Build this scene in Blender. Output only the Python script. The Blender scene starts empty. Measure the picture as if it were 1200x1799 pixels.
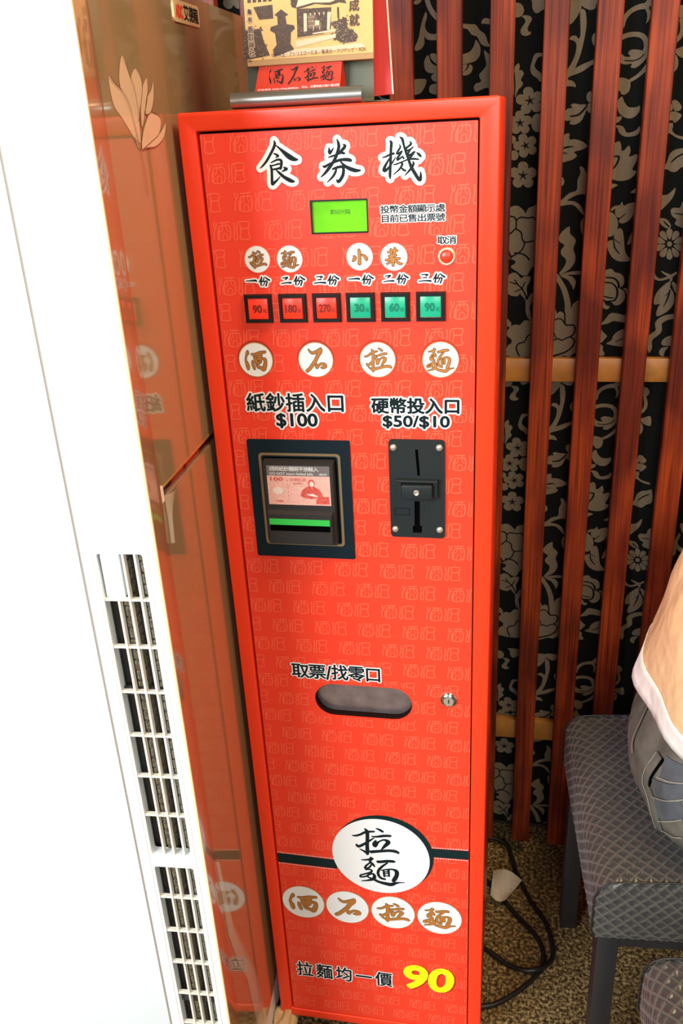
import bpy, bmesh, math, random
from mathutils import Vector, Matrix
from mathutils.geometry import tessellate_polygon, delaunay_2d_cdt
random.seed(7)
SC = bpy.context.scene
COL = SC.collection
R = math.radians

# ---------------------------------------------------------------- camera
cam = bpy.data.cameras.new('camera')
camo = bpy.data.objects.new('camera', cam)
COL.objects.link(camo)
cam.sensor_fit = 'VERTICAL'
cam.sensor_height = 36.0
cam.lens = 1550.415 / 1799 * 36.0
cam.clip_start = 0.02
# rows: camera right, down, forward (fitted to the machine's front)
MR = ((0.98166512, 0.18376946, -0.05061986), (0.03152082, -0.41841054, -0.90771089), (-0.18798943, 0.88947254, -0.4165316))
rot = Matrix((MR[0], tuple(-v for v in MR[1]), tuple(-v for v in MR[2]))).transposed()
camo.matrix_world = Matrix.Translation((0.34053, -0.92006, 1.36637)) @ rot.to_4x4()
SC.camera = camo

# ---------------------------------------------------------------- world, lights, exposure
SC.view_settings.view_transform = 'Standard'
SC.view_settings.look = 'None'
SC.view_settings.gamma = 1
SC.view_settings.exposure = 0.0
SC.view_settings.use_curve_mapping = False
wd = bpy.data.worlds.new('world'); SC.world = wd; wd.use_nodes = True
wd.node_tree.nodes['Background'].inputs[0].default_value = (0.55, 0.6, 0.7, 1)
wd.node_tree.nodes['Background'].inputs[1].default_value = 0.16

def area(name, loc, target, sx, sy, power, col):
    l = bpy.data.lights.new(name, 'AREA'); l.shape = 'RECTANGLE'; l.size = sx; l.size_y = sy
    l.energy = power; l.color = col
    o = bpy.data.objects.new(name, l); COL.objects.link(o); o.location = loc
    d = Vector(target) - Vector(loc)
    o.rotation_euler = d.to_track_quat('-Z', 'Y').to_euler()
    return o
# daylight through the open shop front, ahead-left of the machine
area('shopfront_daylight', (-1.35, -2.5, 1.95), (0.1, 0.0, 0.9), 1.5, 1.4, 140, (0.93, 0.97, 1.0))
area('front_fill', (0.75, -2.7, 1.9), (0.2, 0.0, 1.0), 1.0, 1.2, 36, (1.0, 0.97, 0.92))  # unseen fill added at right front to brighten the machine
# warm ceiling lamp over the tables
area('ceiling_lamp', (0.9, -0.35, 2.4), (0.6, 0.2, 0.9), 0.7, 0.4, 30, (1.0, 0.72, 0.42))

# ---------------------------------------------------------------- materials
def sock(b, n): return b.inputs[n]
MATS = {}
def mat(name, col, rough=0.5, metal=0.0, spec=0.5, coat=0.0, emit=0.0, noise=None, bump=None, trans=0.0, sheen=0.0):
    m = bpy.data.materials.new(name); m.use_nodes = True
    nt = m.node_tree; b = nt.nodes['Principled BSDF']
    sock(b, 'Base Color').default_value = (*col, 1)
    sock(b, 'Roughness').default_value = rough
    sock(b, 'Metallic').default_value = metal
    sock(b, 'Specular IOR Level').default_value = spec
    sock(b, 'Coat Weight').default_value = coat
    sock(b, 'Coat Roughness').default_value = 0.05
    sock(b, 'Sheen Weight').default_value = sheen
    if emit:
        sock(b, 'Emission Color').default_value = (*col, 1); sock(b, 'Emission Strength').default_value = emit
    tc = nt.nodes.new('ShaderNodeTexCoord')
    if noise:
        sc, amt = noise
        n = nt.nodes.new('ShaderNodeTexNoise'); n.inputs['Scale'].default_value = sc; n.inputs['Detail'].default_value = 4
        nt.links.new(tc.outputs['Object'], n.inputs['Vector'])
        r = nt.nodes.new('ShaderNodeValToRGB')
        r.color_ramp.elements[0].position = 0.3; r.color_ramp.elements[1].position = 0.7
        r.color_ramp.elements[0].color = (*[max(0, c * (1 - amt)) for c in col], 1)
        r.color_ramp.elements[1].color = (*[min(1, c * (1 + amt)) for c in col], 1)
        nt.links.new(n.outputs['Fac'], r.inputs[0]); nt.links.new(r.outputs[0], sock(b, 'Base Color'))
    if bump:
        sc, st = bump
        n = nt.nodes.new('ShaderNodeTexNoise'); n.inputs['Scale'].default_value = sc; n.inputs['Detail'].default_value = 3
        nt.links.new(tc.outputs['Object'], n.inputs['Vector'])
        bp = nt.nodes.new('ShaderNodeBump'); bp.inputs['Strength'].default_value = st; bp.inputs['Distance'].default_value = 0.002
        nt.links.new(n.outputs['Fac'], bp.inputs['Height']); nt.links.new(bp.outputs[0], sock(b, 'Normal'))
    MATS[name] = m
    return m
mat('red_paint', (0.86, 0.045, 0.012), 0.30, spec=0.45, bump=(350, 0.03))
mat('red_vinyl', (0.84, 0.048, 0.020), 0.38, spec=0.45)
mat('seal_ink', (0.91, 0.110, 0.055), 0.4, spec=0.4)
mat('shade_ink', (0.42, 0.025, 0.012), 0.4, spec=0.4)
mat('white_ink', (0.82, 0.85, 0.86), 0.42, spec=0.4)
mat('ink', (0.006, 0.014, 0.017), 0.5, spec=0.12)
mat('brown_ink', (0.42, 0.17, 0.035), 0.4, spec=0.4)
mat('brown_line', (0.045, 0.022, 0.008), 0.4, spec=0.4)
mat('gold_line', (0.50, 0.25, 0.07), 0.4)
mat('yellow_ink', (0.95, 0.88, 0.01), 0.4, spec=0.4)
mat('band_ink', (0.005, 0.020, 0.022), 0.5, spec=0.15)
mat('cavity', (0.012, 0.004, 0.003), 0.8, spec=0.1)
mat('void', (0.002, 0.002, 0.002), 0.9, spec=0.0)
mat('black_plastic', (0.006, 0.009, 0.010), 0.35, spec=0.3)
mat('navy_plate', (0.004, 0.014, 0.022), 0.45, spec=0.2, bump=(500, 0.03))
mat('gunmetal', (0.013, 0.018, 0.019), 0.5, spec=0.25, bump=(600, 0.05))
mat('dark_housing', (0.022, 0.022, 0.024), 0.4)
mat('gold_trim', (0.30, 0.22, 0.12), 0.35, metal=0.5)
mat('lcd_green', (0.16, 0.62, 0.015), 0.18, emit=0.18, noise=(60, 0.12))
mat('lcd_text', (0.03, 0.13, 0.01), 0.3)
mat('lens_red', (0.85, 0.035, 0.012), 0.3, emit=0.35)
mat('lens_green', (0.012, 0.36, 0.20), 0.25, emit=0.2)
mat('lens_red_text', (0.24, 0.02, 0.012), 0.3)
mat('lens_green_text', (0.008, 0.17, 0.10), 0.3)
mat('chrome', (0.75, 0.75, 0.76), 0.12, metal=1.0)
mat('rivet', (0.62, 0.60, 0.50), 0.28, metal=0.7)
mat('brass_ring', (0.75, 0.58, 0.40), 0.38, metal=0.7)
mat('flap_metal', (0.33, 0.27, 0.28), 0.30, metal=0.75, noise=(45, 0.25))
mat('note_pink', (0.78, 0.44, 0.38), 0.4, noise=(260, 0.10))
mat('note_red', (0.62, 0.10, 0.08), 0.4, noise=(400, 0.3))
mat('note_pale', (0.78, 0.66, 0.58), 0.4)
mat('note_grey', (0.16, 0.14, 0.14), 0.4)
mat('strip_green', (0.03, 0.48, 0.07), 0.3, emit=0.10)
mat('stand_metal', (0.09, 0.11, 0.075), 0.5, spec=0.4, noise=(9, 0.15))
mat('lip_metal', (0.32, 0.33, 0.31), 0.28, metal=0.8)
mat('card_tan', (0.62, 0.37, 0.13), 0.6, noise=(300, 0.05))
mat('card_edge', (0.36, 0.22, 0.10), 0.7)
mat('card_ink', (0.055, 0.028, 0.014), 0.6, noise=(500, 0.5))
mat('card_pale', (0.62, 0.45, 0.30), 0.6)
mat('card_red', (0.92, 0.075, 0.020), 0.5)
mat('board_red', (0.52, 0.02, 0.012), 0.5)
mat('paper', (0.86, 0.80, 0.68), 0.7)
mat('ac_white', (0.78, 0.84, 0.87), 0.35)
mat('ac_grille', (0.80, 0.76, 0.66), 0.45)
mat('highlight_cream', (0.80, 0.64, 0.36), 0.3)
mat('ac_seam', (0.32, 0.27, 0.22), 0.6)
mat('ac_filter', (0.20, 0.165, 0.11), 0.9, bump=(300, 1.0), noise=(330, 0.6))
mat('ac_duct', (0.035, 0.034, 0.030), 0.7)
mat('decal_petal', (0.62, 0.49, 0.36), 0.4, coat=0.5)
mat('decal_line', (0.16, 0.06, 0.04), 0.4)
mat('badge', (0.86, 0.72, 0.42), 0.25, metal=0.2)
mat('badge_red', (0.75, 0.05, 0.02), 0.4)
mat('slot_liner', (0.05, 0.008, 0.004), 0.08, coat=1.0)
mat('slot_gold', (0.85, 0.62, 0.16), 0.25, metal=0.8)
mat('fabric_black', (0.004, 0.005, 0.005), 0.9, spec=0.1, bump=(900, 0.2))
mat('fabric_print', (0.135, 0.110, 0.076), 0.9, spec=0.1, noise=(700, 0.12))
mat('rail_wood', (0.30, 0.13, 0.022), 0.4, noise=(30, 0.25))
mat('wall_paint', (0.035, 0.022, 0.014), 0.85, noise=(6, 0.2))
mat('ceiling_paint', (0.22, 0.15, 0.09), 0.9)
mat('wall_right_paint', (0.26, 0.16, 0.07), 0.8)
mat('vinyl_black', (0.030, 0.031, 0.031), 0.3, spec=0.6, sheen=0.2, bump=(900, 0.06))
mat('vinyl_ridge_lit', (0.078, 0.074, 0.062), 0.36, spec=0.5, sheen=0.25)  # paler than the pits: light caught by the ridges put into the colour
mat('piping', (0.012, 0.012, 0.013), 0.5)
mat('black_steel', (0.018, 0.019, 0.021), 0.38)
mat('cable', (0.008, 0.008, 0.008), 0.45)
mat('beige_bag', (0.55, 0.42, 0.24), 0.5, noise=(25, 0.2), bump=(60, 0.6))
mat('stitch_thread', (0.26, 0.25, 0.21), 0.8)
mat('trousers', (0.115, 0.108, 0.088), 0.85, noise=(22, 0.4), bump=(300, 0.35), spec=0.2)
mat('trouser_seam', (0.09, 0.075, 0.06), 0.85)
mat('denim_flap', (0.075, 0.085, 0.095), 0.85, noise=(40, 0.25))
mat('skin', (0.62, 0.38, 0.26), 0.5)
mat('hair', (0.012, 0.009, 0.008), 0.5)
mat('shoe', (0.03, 0.03, 0.03), 0.5)
mat('eye_white', (0.8, 0.78, 0.75), 0.3)
mat('lip', (0.5, 0.2, 0.16), 0.5)

def cloth_mat(name, col, tr):
    m = mat(name, col, 0.85, spec=0.15, bump=(9, 1.0))
    nt = m.node_tree; b = nt.nodes['Principled BSDF']; out = nt.nodes['Material Output']
    for q in nt.nodes:
        if q.type == 'BUMP': q.inputs['Distance'].default_value = 0.02
    t = nt.nodes.new('ShaderNodeBsdfTranslucent'); t.inputs[0].default_value = (*col, 1)
    mx = nt.nodes.new('ShaderNodeMixShader'); mx.inputs[0].default_value = tr
    nt.links.new(b.outputs[0], mx.inputs[1]); nt.links.new(t.outputs[0], mx.inputs[2]); nt.links.new(mx.outputs[0], out.inputs[0])
    return m
cloth_mat('shirt', (0.93, 0.66, 0.36), 0.2)
cloth_mat('shirt_hem_lit', (0.96, 0.95, 0.88), 0.1)  # whiter than the shirt: daylight on the hem put into the colour

def film_mat():
    m = mat('clear_film', (0.8, 0.72, 0.62), 0.15, spec=0.8)
    nt = m.node_tree; b = nt.nodes['Principled BSDF']; out = nt.nodes['Material Output']
    t = nt.nodes.new('ShaderNodeBsdfTransparent')
    mx = nt.nodes.new('ShaderNodeMixShader'); mx.inputs[0].default_value = 0.30
    nt.links.new(t.outputs[0], mx.inputs[1]); nt.links.new(b.outputs[0], mx.inputs[2]); nt.links.new(mx.outputs[0], out.inputs[0])
film_mat()

def glossy_panel():
    m = mat('champagne_gloss', (0.31, 0.235, 0.13), 0.10, spec=0.8, metal=0.0, coat=1.0)
    m = mat('champagne_red_reflection', (0.34, 0.16, 0.08), 0.2, spec=0.8, metal=0.1, coat=1.0)  # redder than the panel: the machine's reflection put into the colour
glossy_panel()

def slat_wood():
    m = bpy.data.materials.new('slat_wood'); m.use_nodes = True; MATS['slat_wood'] = m
    nt = m.node_tree; b = nt.nodes['Principled BSDF']; L = nt.links.new
    tc = nt.nodes.new('ShaderNodeTexCoord'); oi = nt.nodes.new('ShaderNodeObjectInfo')
    mu = nt.nodes.new('ShaderNodeMath'); mu.operation = 'MULTIPLY'; mu.inputs[1].default_value = 50; L(oi.outputs['Random'], mu.inputs[0])
    cb = nt.nodes.new('ShaderNodeCombineXYZ'); L(mu.outputs[0], cb.inputs[0]); L(mu.outputs[0], cb.inputs[2])
    ad = nt.nodes.new('ShaderNodeVectorMath'); ad.operation = 'ADD'; L(tc.outputs['Object'], ad.inputs[0]); L(cb.outputs[0], ad.inputs[1])
    mp = nt.nodes.new('ShaderNodeMapping'); mp.inputs['Scale'].default_value = (260, 260, 5); L(ad.outputs[0], mp.inputs[0])
    n1 = nt.nodes.new('ShaderNodeTexNoise'); n1.inputs['Scale'].default_value = 1.0; n1.inputs['Detail'].default_value = 5; n1.inputs['Distortion'].default_value = 0.6; L(mp.outputs[0], n1.inputs['Vector'])
    r1 = nt.nodes.new('ShaderNodeValToRGB'); e = r1.color_ramp.elements
    e[0].position = 0.3; e[0].color = (0.095, 0.013, 0.006, 1); e[1].position = 0.72; e[1].color = (0.32, 0.050, 0.008, 1); L(n1.outputs['Fac'], r1.inputs[0])
    mp2 = nt.nodes.new('ShaderNodeMapping'); mp2.inputs['Scale'].default_value = (14, 14, 5.5); L(ad.outputs[0], mp2.inputs[0])
    n2 = nt.nodes.new('ShaderNodeTexNoise'); n2.inputs['Scale'].default_value = 1.0; n2.inputs['Detail'].default_value = 2; L(mp2.outputs[0], n2.inputs['Vector'])
    r2 = nt.nodes.new('ShaderNodeValToRGB'); e = r2.color_ramp.elements
    e[0].position = 0.42; e[0].color = (0.34, 0.25, 0.42, 1); e[1].position = 0.6; e[1].color = (1, 1, 1, 1); L(n2.outputs['Fac'], r2.inputs[0])
    mx = nt.nodes.new('ShaderNodeMix'); mx.data_type = 'RGBA'; mx.blend_type = 'MULTIPLY'; mx.inputs[0].default_value = 0.85
    L(r1.outputs[0], mx.inputs[6]); L(r2.outputs[0], mx.inputs[7]); L(mx.outputs[2], b.inputs['Base Color'])
    b.inputs['Roughness'].default_value = 0.42; b.inputs['Specular IOR Level'].default_value = 0.22
    bp = nt.nodes.new('ShaderNodeBump'); bp.inputs['Strength'].default_value = 0.25; bp.inputs['Distance'].default_value = 0.001
    L(n1.outputs['Fac'], bp.inputs['Height']); L(bp.outputs[0], b.inputs['Normal'])
slat_wood()

def granite():
    m = bpy.data.materials.new('granite'); m.use_nodes = True; MATS['granite'] = m
    nt = m.node_tree; b = nt.nodes['Principled BSDF']; L = nt.links.new
    tc = nt.nodes.new('ShaderNodeTexCoord')
    n = nt.nodes.new('ShaderNodeTexNoise'); n.inputs['Scale'].default_value = 165; n.inputs['Detail'].default_value = 6; n.inputs['Roughness'].default_value = 0.72; L(tc.outputs['Object'], n.inputs['Vector'])
    r = nt.nodes.new('ShaderNodeValToRGB'); e = r.color_ramp.elements
    e[0].position = 0.38; e[0].color = (0.016, 0.010, 0.005, 1); e[1].position = 0.66; e[1].color = (0.55, 0.42, 0.20, 1)
    k = e.new(0.48); k.color = (0.09, 0.055, 0.02, 1); k = e.new(0.54); k.color = (0.26, 0.18, 0.07, 1)
    L(n.outputs['Fac'], r.inputs[0]); L(r.outputs[0], b.inputs['Base Color'])
    b.inputs['Roughness'].default_value = 0.45
    bp = nt.nodes.new('ShaderNodeBump'); bp.inputs['Strength'].default_value = 0.3; bp.inputs['Distance'].default_value = 0.001
    L(n.outputs['Fac'], bp.inputs['Height']); L(bp.outputs[0], b.inputs['Normal'])
granite()

# ---------------------------------------------------------------- helpers
def finish(name, bm, material, parent=None, smooth=False, angle=None, xf=None):
    me = bpy.data.meshes.new(name)
    if xf is not None: bm.transform(xf)
    bm.to_mesh(me); bm.free()
    me.materials.append(MATS[material])
    if smooth:
        for p in me.polygons: p.use_smooth = True
    o = bpy.data.objects.new(name, me); COL.objects.link(o)
    if parent is not None: o.parent = parent
    if angle and smooth:
        try: me.set_sharp_from_angle(angle=R(angle))
        except Exception: pass
    return o
def from_data(name, verts, faces, material, parent=None, smooth=False):
    me = bpy.data.meshes.new(name); me.from_pydata(verts, [], faces); me.update()
    me.materials.append(MATS[material])
    if smooth:
        for p in me.polygons: p.use_smooth = True
    o = bpy.data.objects.new(name, me); COL.objects.link(o)
    if parent is not None: o.parent = parent
    return o
def empty(name, loc=(0, 0, 0), rz=0):
    o = bpy.data.objects.new(name, None); COL.objects.link(o); o.location = loc; o.rotation_euler = (0, 0, rz)
    o.empty_display_size = 0.05
    return o
def tag(o, label=None, cat=None, group=None, kind=None):
    if label: o['label'] = label
    if cat: o['category'] = cat
    if group: o['group'] = group
    if kind: o['kind'] = kind
    return o
def box(bm, x0, x1, y0, y1, z0, z1, bev=0, seg=2):
    r = bmesh.ops.create_cube(bm, size=1)
    vs = r['verts']
    for v in vs:
        v.co = Vector(((x0 + x1) / 2 + v.co.x * (x1 - x0), (y0 + y1) / 2 + v.co.y * (y1 - y0), (z0 + z1) / 2 + v.co.z * (z1 - z0)))
    if bev:
        es = list({e for v in vs for e in v.link_edges})
        bmesh.ops.bevel(bm, geom=es, offset=bev, segments=seg, affect='EDGES', profile=0.5)
def box_obj(name, dims, m, parent=None, bev=0, seg=2):
    bm = bmesh.new(); box(bm, *dims, bev=bev, seg=seg); return finish(name, bm, m, parent, smooth=bev > 0, angle=40)
def rrect(x0, x1, z0, z1, r, n=5):
    pts = []
    for cx, cz, a0 in ((x1 - r, z1 - r, 0), (x0 + r, z1 - r, 90), (x0 + r, z0 + r, 180), (x1 - r, z0 + r, 270)):
        for k in range(n + 1):
            a = R(a0 + 90 * k / n); pts.append((cx + r * math.cos(a), cz + r * math.sin(a)))
    return pts
def circle(cx, cz, r, n=40, rz=None):
    rz = rz or r
    return [(cx + r * math.cos(2 * math.pi * k / n), cz + rz * math.sin(2 * math.pi * k / n)) for k in range(n)]
def stadium(x0, x1, z0, z1, n=12):
    r = (z1 - z0) / 2; pts = []
    for k in range(n + 1): a = R(-90 + 180 * k / n); pts.append((x1 - r + r * math.cos(a), (z0 + z1) / 2 + r * math.sin(a)))
    for k in range(n + 1): a = R(90 + 180 * k / n); pts.append((x0 + r + r * math.cos(a), (z0 + z1) / 2 + r * math.sin(a)))
    return pts
def prism(bm, loops, y0, y1, back=True):
    """loops: outer + holes of (x, z); slab from y0 (front) to y1"""
    flat = [[Vector((p[0], p[1], 0)) for p in lp] for lp in loops]
    tris = tessellate_polygon(flat)
    pts = [p for lp in loops for p in lp]
    f = [bm.verts.new((p[0], y0, p[1])) for p in pts]
    b = [bm.verts.new((p[0], y1, p[1])) for p in pts]
    for t in tris:
        try: bm.faces.new((f[t[0]], f[t[1]], f[t[2]]))
        except ValueError: pass
        if back:
            try: bm.faces.new((b[t[2]], b[t[1]], b[t[0]]))
            except ValueError: pass
    i = 0
    for lp in loops:
        n = len(lp)
        for k in range(n):
            a, c = i + k, i + (k + 1) % n
            try: bm.faces.new((f[a], f[c], b[c], b[a]))
            except ValueError: pass
        i += n
    bmesh.ops.recalc_face_normals(bm, faces=bm.faces)
def prism_obj(name, loops, y0, y1, m, parent=None, xf=None):
    bm = bmesh.new(); prism(bm, loops, y0, y1); return finish(name, bm, m, parent, xf=xf)
def tube(bm, pts, r, n=8, closed=False):
    pts = [Vector(p) for p in pts]; rings = []
    up = Vector((0, 0, 1))
    N = len(pts)
    for i, p in enumerate(pts):
        t = (pts[(i + 1) % N if closed else min(i + 1, N - 1)] - pts[(i - 1) if closed else max(i - 1, 0)]).normalized()
        a = t.cross(up)
        if a.length < 1e-3: a = t.cross(Vector((1, 0, 0)))
        a.normalize(); b = a.cross(t)
        rr = r[i] if isinstance(r, (list, tuple)) else r
        rings.append([bm.verts.new(p + (a * math.cos(2 * math.pi * k / n) + b * math.sin(2 * math.pi * k / n)) * rr) for k in range(n)])
    for i in range(N if closed else N - 1):
        A, B = rings[i], rings[(i + 1) % N]
        for k in range(n): bm.faces.new((A[k], A[(k + 1) % n], B[(k + 1) % n], B[k]))
    if not closed:
        bm.faces.new(list(reversed(rings[0]))); bm.faces.new(rings[-1])
    bmesh.ops.recalc_face_normals(bm, faces=bm.faces)
def spline(pts, k=8, closed=False):
    P = [Vector(p) for p in pts]; N = len(P); out = []
    for i in range(N if closed else N - 1):
        p0 = P[(i - 1) % N] if closed else P[max(i - 1, 0)]; p1 = P[i]; p2 = P[(i + 1) % N]
        p3 = P[(i + 2) % N] if closed else P[min(i + 2, N - 1)]
        for j in range(k):
            t = j / k
            out.append(0.5 * ((2 * p1) + (-p0 + p2) * t + (2 * p0 - 5 * p1 + 4 * p2 - p3) * t * t + (-p0 + 3 * p1 - 3 * p2 + p3) * t ** 3))
    if not closed: out.append(P[-1])
    return out
def lathe_y(bm, cx, cz, prof, n=32):
    """profile: (radius, y) turned about the y axis through (cx, cz)"""
    rings = []
    for r, y in prof:
        rings.append([bm.verts.new((cx + r * math.cos(2 * math.pi * k / n), y, cz + r * math.sin(2 * math.pi * k / n))) for k in range(n)] if r > 1e-6 else [bm.verts.new((cx, y, cz))])
    for A, B in zip(rings, rings[1:]):
        for k in range(n):
            q = [A[k % len(A)], A[(k + 1) % len(A)], B[(k + 1) % len(B)], B[k % len(B)]]
            u = []
            for v in q:
                if v not in u: u.append(v)
            if len(u) > 2: bm.faces.new(u)
    bmesh.ops.recalc_face_normals(bm, faces=bm.faces)

# flat print: polygons and brush strokes in a plane; P(a, b) maps plane mm to a point
class Flat:
    def __init__(s): s.v = []; s.f = []
    def poly(s, loops):
        i = len(s.v); pts = [p for lp in loops for p in lp]
        t = tessellate_polygon([[Vector((p[0], p[1], 0)) for p in lp] for lp in loops])
        s.v += pts; s.f += [(i + a, i + b, i + c) for a, b, c in t]
    def stroke(s, pts, grow=0.0, cap=6, k=3, clamp=None):
        sp = spline([(p[0], p[1], p[2]) for p in pts], k) if k > 1 and len(pts) > 2 else [Vector(p) for p in pts]
        for j in range(len(sp) - 1):
            a, b = sp[j], sp[j + 1]
            d = Vector((b.x - a.x, b.y - a.y)); L = d.length
            if L < 1e-6: continue
            n = Vector((-d.y, d.x)) / L
            wa, wb = max(a.z / 2 + grow, 0.02), max(b.z / 2 + grow, 0.02)
            q = [(a.x + n.x * wa, a.y + n.y * wa), (a.x - n.x * wa, a.y - n.y * wa), (b.x - n.x * wb, b.y - n.y * wb), (b.x + n.x * wb, b.y + n.y * wb)]
            if clamp: q = [(min(max(x, clamp[0]), clamp[1]), min(max(y, clamp[2]), clamp[3])) for x, y in q]
            i = len(s.v); s.v += q; s.f.append((i, i + 1, i + 2, i + 3))
        if cap:
            for a in sp:
                w = max(a.z / 2 + grow, 0.02); m = cap if grow < 0.5 else 12
                i = len(s.v); s.v += [(a.x + w * math.cos(2 * math.pi * q / m), a.y + w * math.sin(2 * math.pi * q / m)) for q in range(m)]
                s.f.append(tuple(range(i, i + m)))
    def add(s, v, f):
        i = len(s.v); s.v += v; s.f += [tuple(i + a for a in t) for t in f]
    def union(s):
        if not s.f: return s
        # one clean triangulation of the covered area, without overlaps
        vs = [Vector((a, b)) for a, b in s.v]; fs = []
        for t in s.f:
            ar = sum(s.v[t[i]][0] * s.v[t[(i + 1) % len(t)]][1] - s.v[t[(i + 1) % len(t)]][0] * s.v[t[i]][1] for i in range(len(t)))
            if abs(ar) < 1e-7: continue
            fs.append(list(t) if ar > 0 else list(t)[::-1])
        r = delaunay_2d_cdt(vs, [], fs, 1, 1e-5)
        def inside(x, y, face):
            p = [vs[i] for i in face]
            return all((p[(i + 1) % len(p)].x - p[i].x) * (y - p[i].y) - (p[(i + 1) % len(p)].y - p[i].y) * (x - p[i].x) > -1e-6 for i in range(len(p)))
        keep = []
        for f, og in zip(r[2], r[5]):
            if not og: continue
            x = sum(r[0][i].x for i in f) / len(f); y = sum(r[0][i].y for i in f) / len(f)
            if any(inside(x, y, fs[k]) for k in og): keep.append(tuple(f))
        s.v = [(p.x, p.y) for p in r[0]]; s.f = keep
        return s
    def build(s, name, P, m, parent, union=True):
        if union: s.union()
        return from_data(name, [P(a, b) for a, b in s.v], s.f, m, parent)
TXT = {}
def glyphs(body, shear=0.0):
    if body in TXT: return TXT[body]
    c = bpy.data.curves.new('t', 'FONT'); c.body = body; c.size = 1; c.resolution_u = 4
    o = bpy.data.objects.new('t', c); COL.objects.link(o)
    bpy.context.view_layer.update()
    me = o.to_mesh()
    v = [(p.co.x, p.co.y) for p in me.vertices]; f = [tuple(p.vertices) for p in me.polygons]
    o.to_mesh_clear(); bpy.data.objects.remove(o); bpy.data.curves.remove(c)
    TXT[body] = (v, f)
    return v, f
def put_text(fl, body, x0, x1, z0, z1, bold=0.0, grow=0.0, shear=0.0, keep=None, n=8):
    """fit the text's ink box to x0..x1, z0..z1 (mm); bold and grow thicken it by that radius in mm"""
    v, f = glyphs(body)
    ax, bx = min(p[0] for p in v), max(p[0] for p in v); az, bz = min(p[1] for p in v), max(p[1] for p in v)
    X0, X1, Z0, Z1 = x0 + bold, x1 - bold, z0 + bold, z1 - bold
    sx = (X1 - X0) / max(bx - ax, 1e-6); sz = (Z1 - Z0) / max(bz - az, 1e-6)
    base = [(X0 + (p[0] - ax) * sx + shear * (p[1] - az) * sz, Z0 + (p[1] - az) * sz) for p in v]
    rr = bold + grow
    if rr < 0.13: fl.add(base, f); return
    n = 6 if rr < 0.4 else n if grow == 0 else 9
    for k in range(n):
        a = 2 * math.pi * k / n
        fl.add([(p[0] + rr * math.cos(a), p[1] + rr * math.sin(a)) for p in base], f)
    if bold > 0 or grow > 0: fl.add(base, f)
def put_row(fl, chars, x0, x1, z0, z1, bold=0.0, grow=0.0, w=0.86):
    """CJK characters in equal cells, em scaled to the cell height"""
    n = len(chars); cell = (x1 - x0 + (x1 - x0) / n * 0.0) / n
    h = z1 - z0
    for i, ch in enumerate(chars):
        v, f = glyphs(ch)
        v0, _ = glyphs('国')
        ax, bx = min(p[0] for p in v0), max(p[0] for p in v0); az, bz = min(p[1] for p in v0), max(p[1] for p in v0)
        cx = x0 + cell * (i + 0.5); gw = cell * w
        sx = gw / (bx - ax); sz = (h - 2 * bold) / (bz - az)
        m0 = (ax + bx) / 2
        pts = [(cx + (p[0] - m0) * sx, z0 + bold + (p[1] - az) * sz) for p in v]
        rr = bold + grow
        if rr < 0.13: fl.add(pts, f); continue
        k_ = 6 if rr < 0.4 else 8 if grow == 0 else 9
        for k in range(k_):
            a = 2 * math.pi * k / k_
            fl.add([(p[0] + rr * math.cos(a), p[1] + rr * math.sin(a)) for p in pts], f)
        fl.add(pts, f)
def brush(fl, g, cx, cz, sc=1.0, grow=0.0, scz=None, clamp=None, cap=8, k=3):
    scz = scz or sc
    for st in GLYPH[g]:
        fl.stroke([(cx + p[0] / 10 * sc, cz + p[1] / 10 * scz, p[2] / 10 * math.sqrt(sc * scz)) for p in st], grow, cap=cap, k=k, clamp=clamp)

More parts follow.
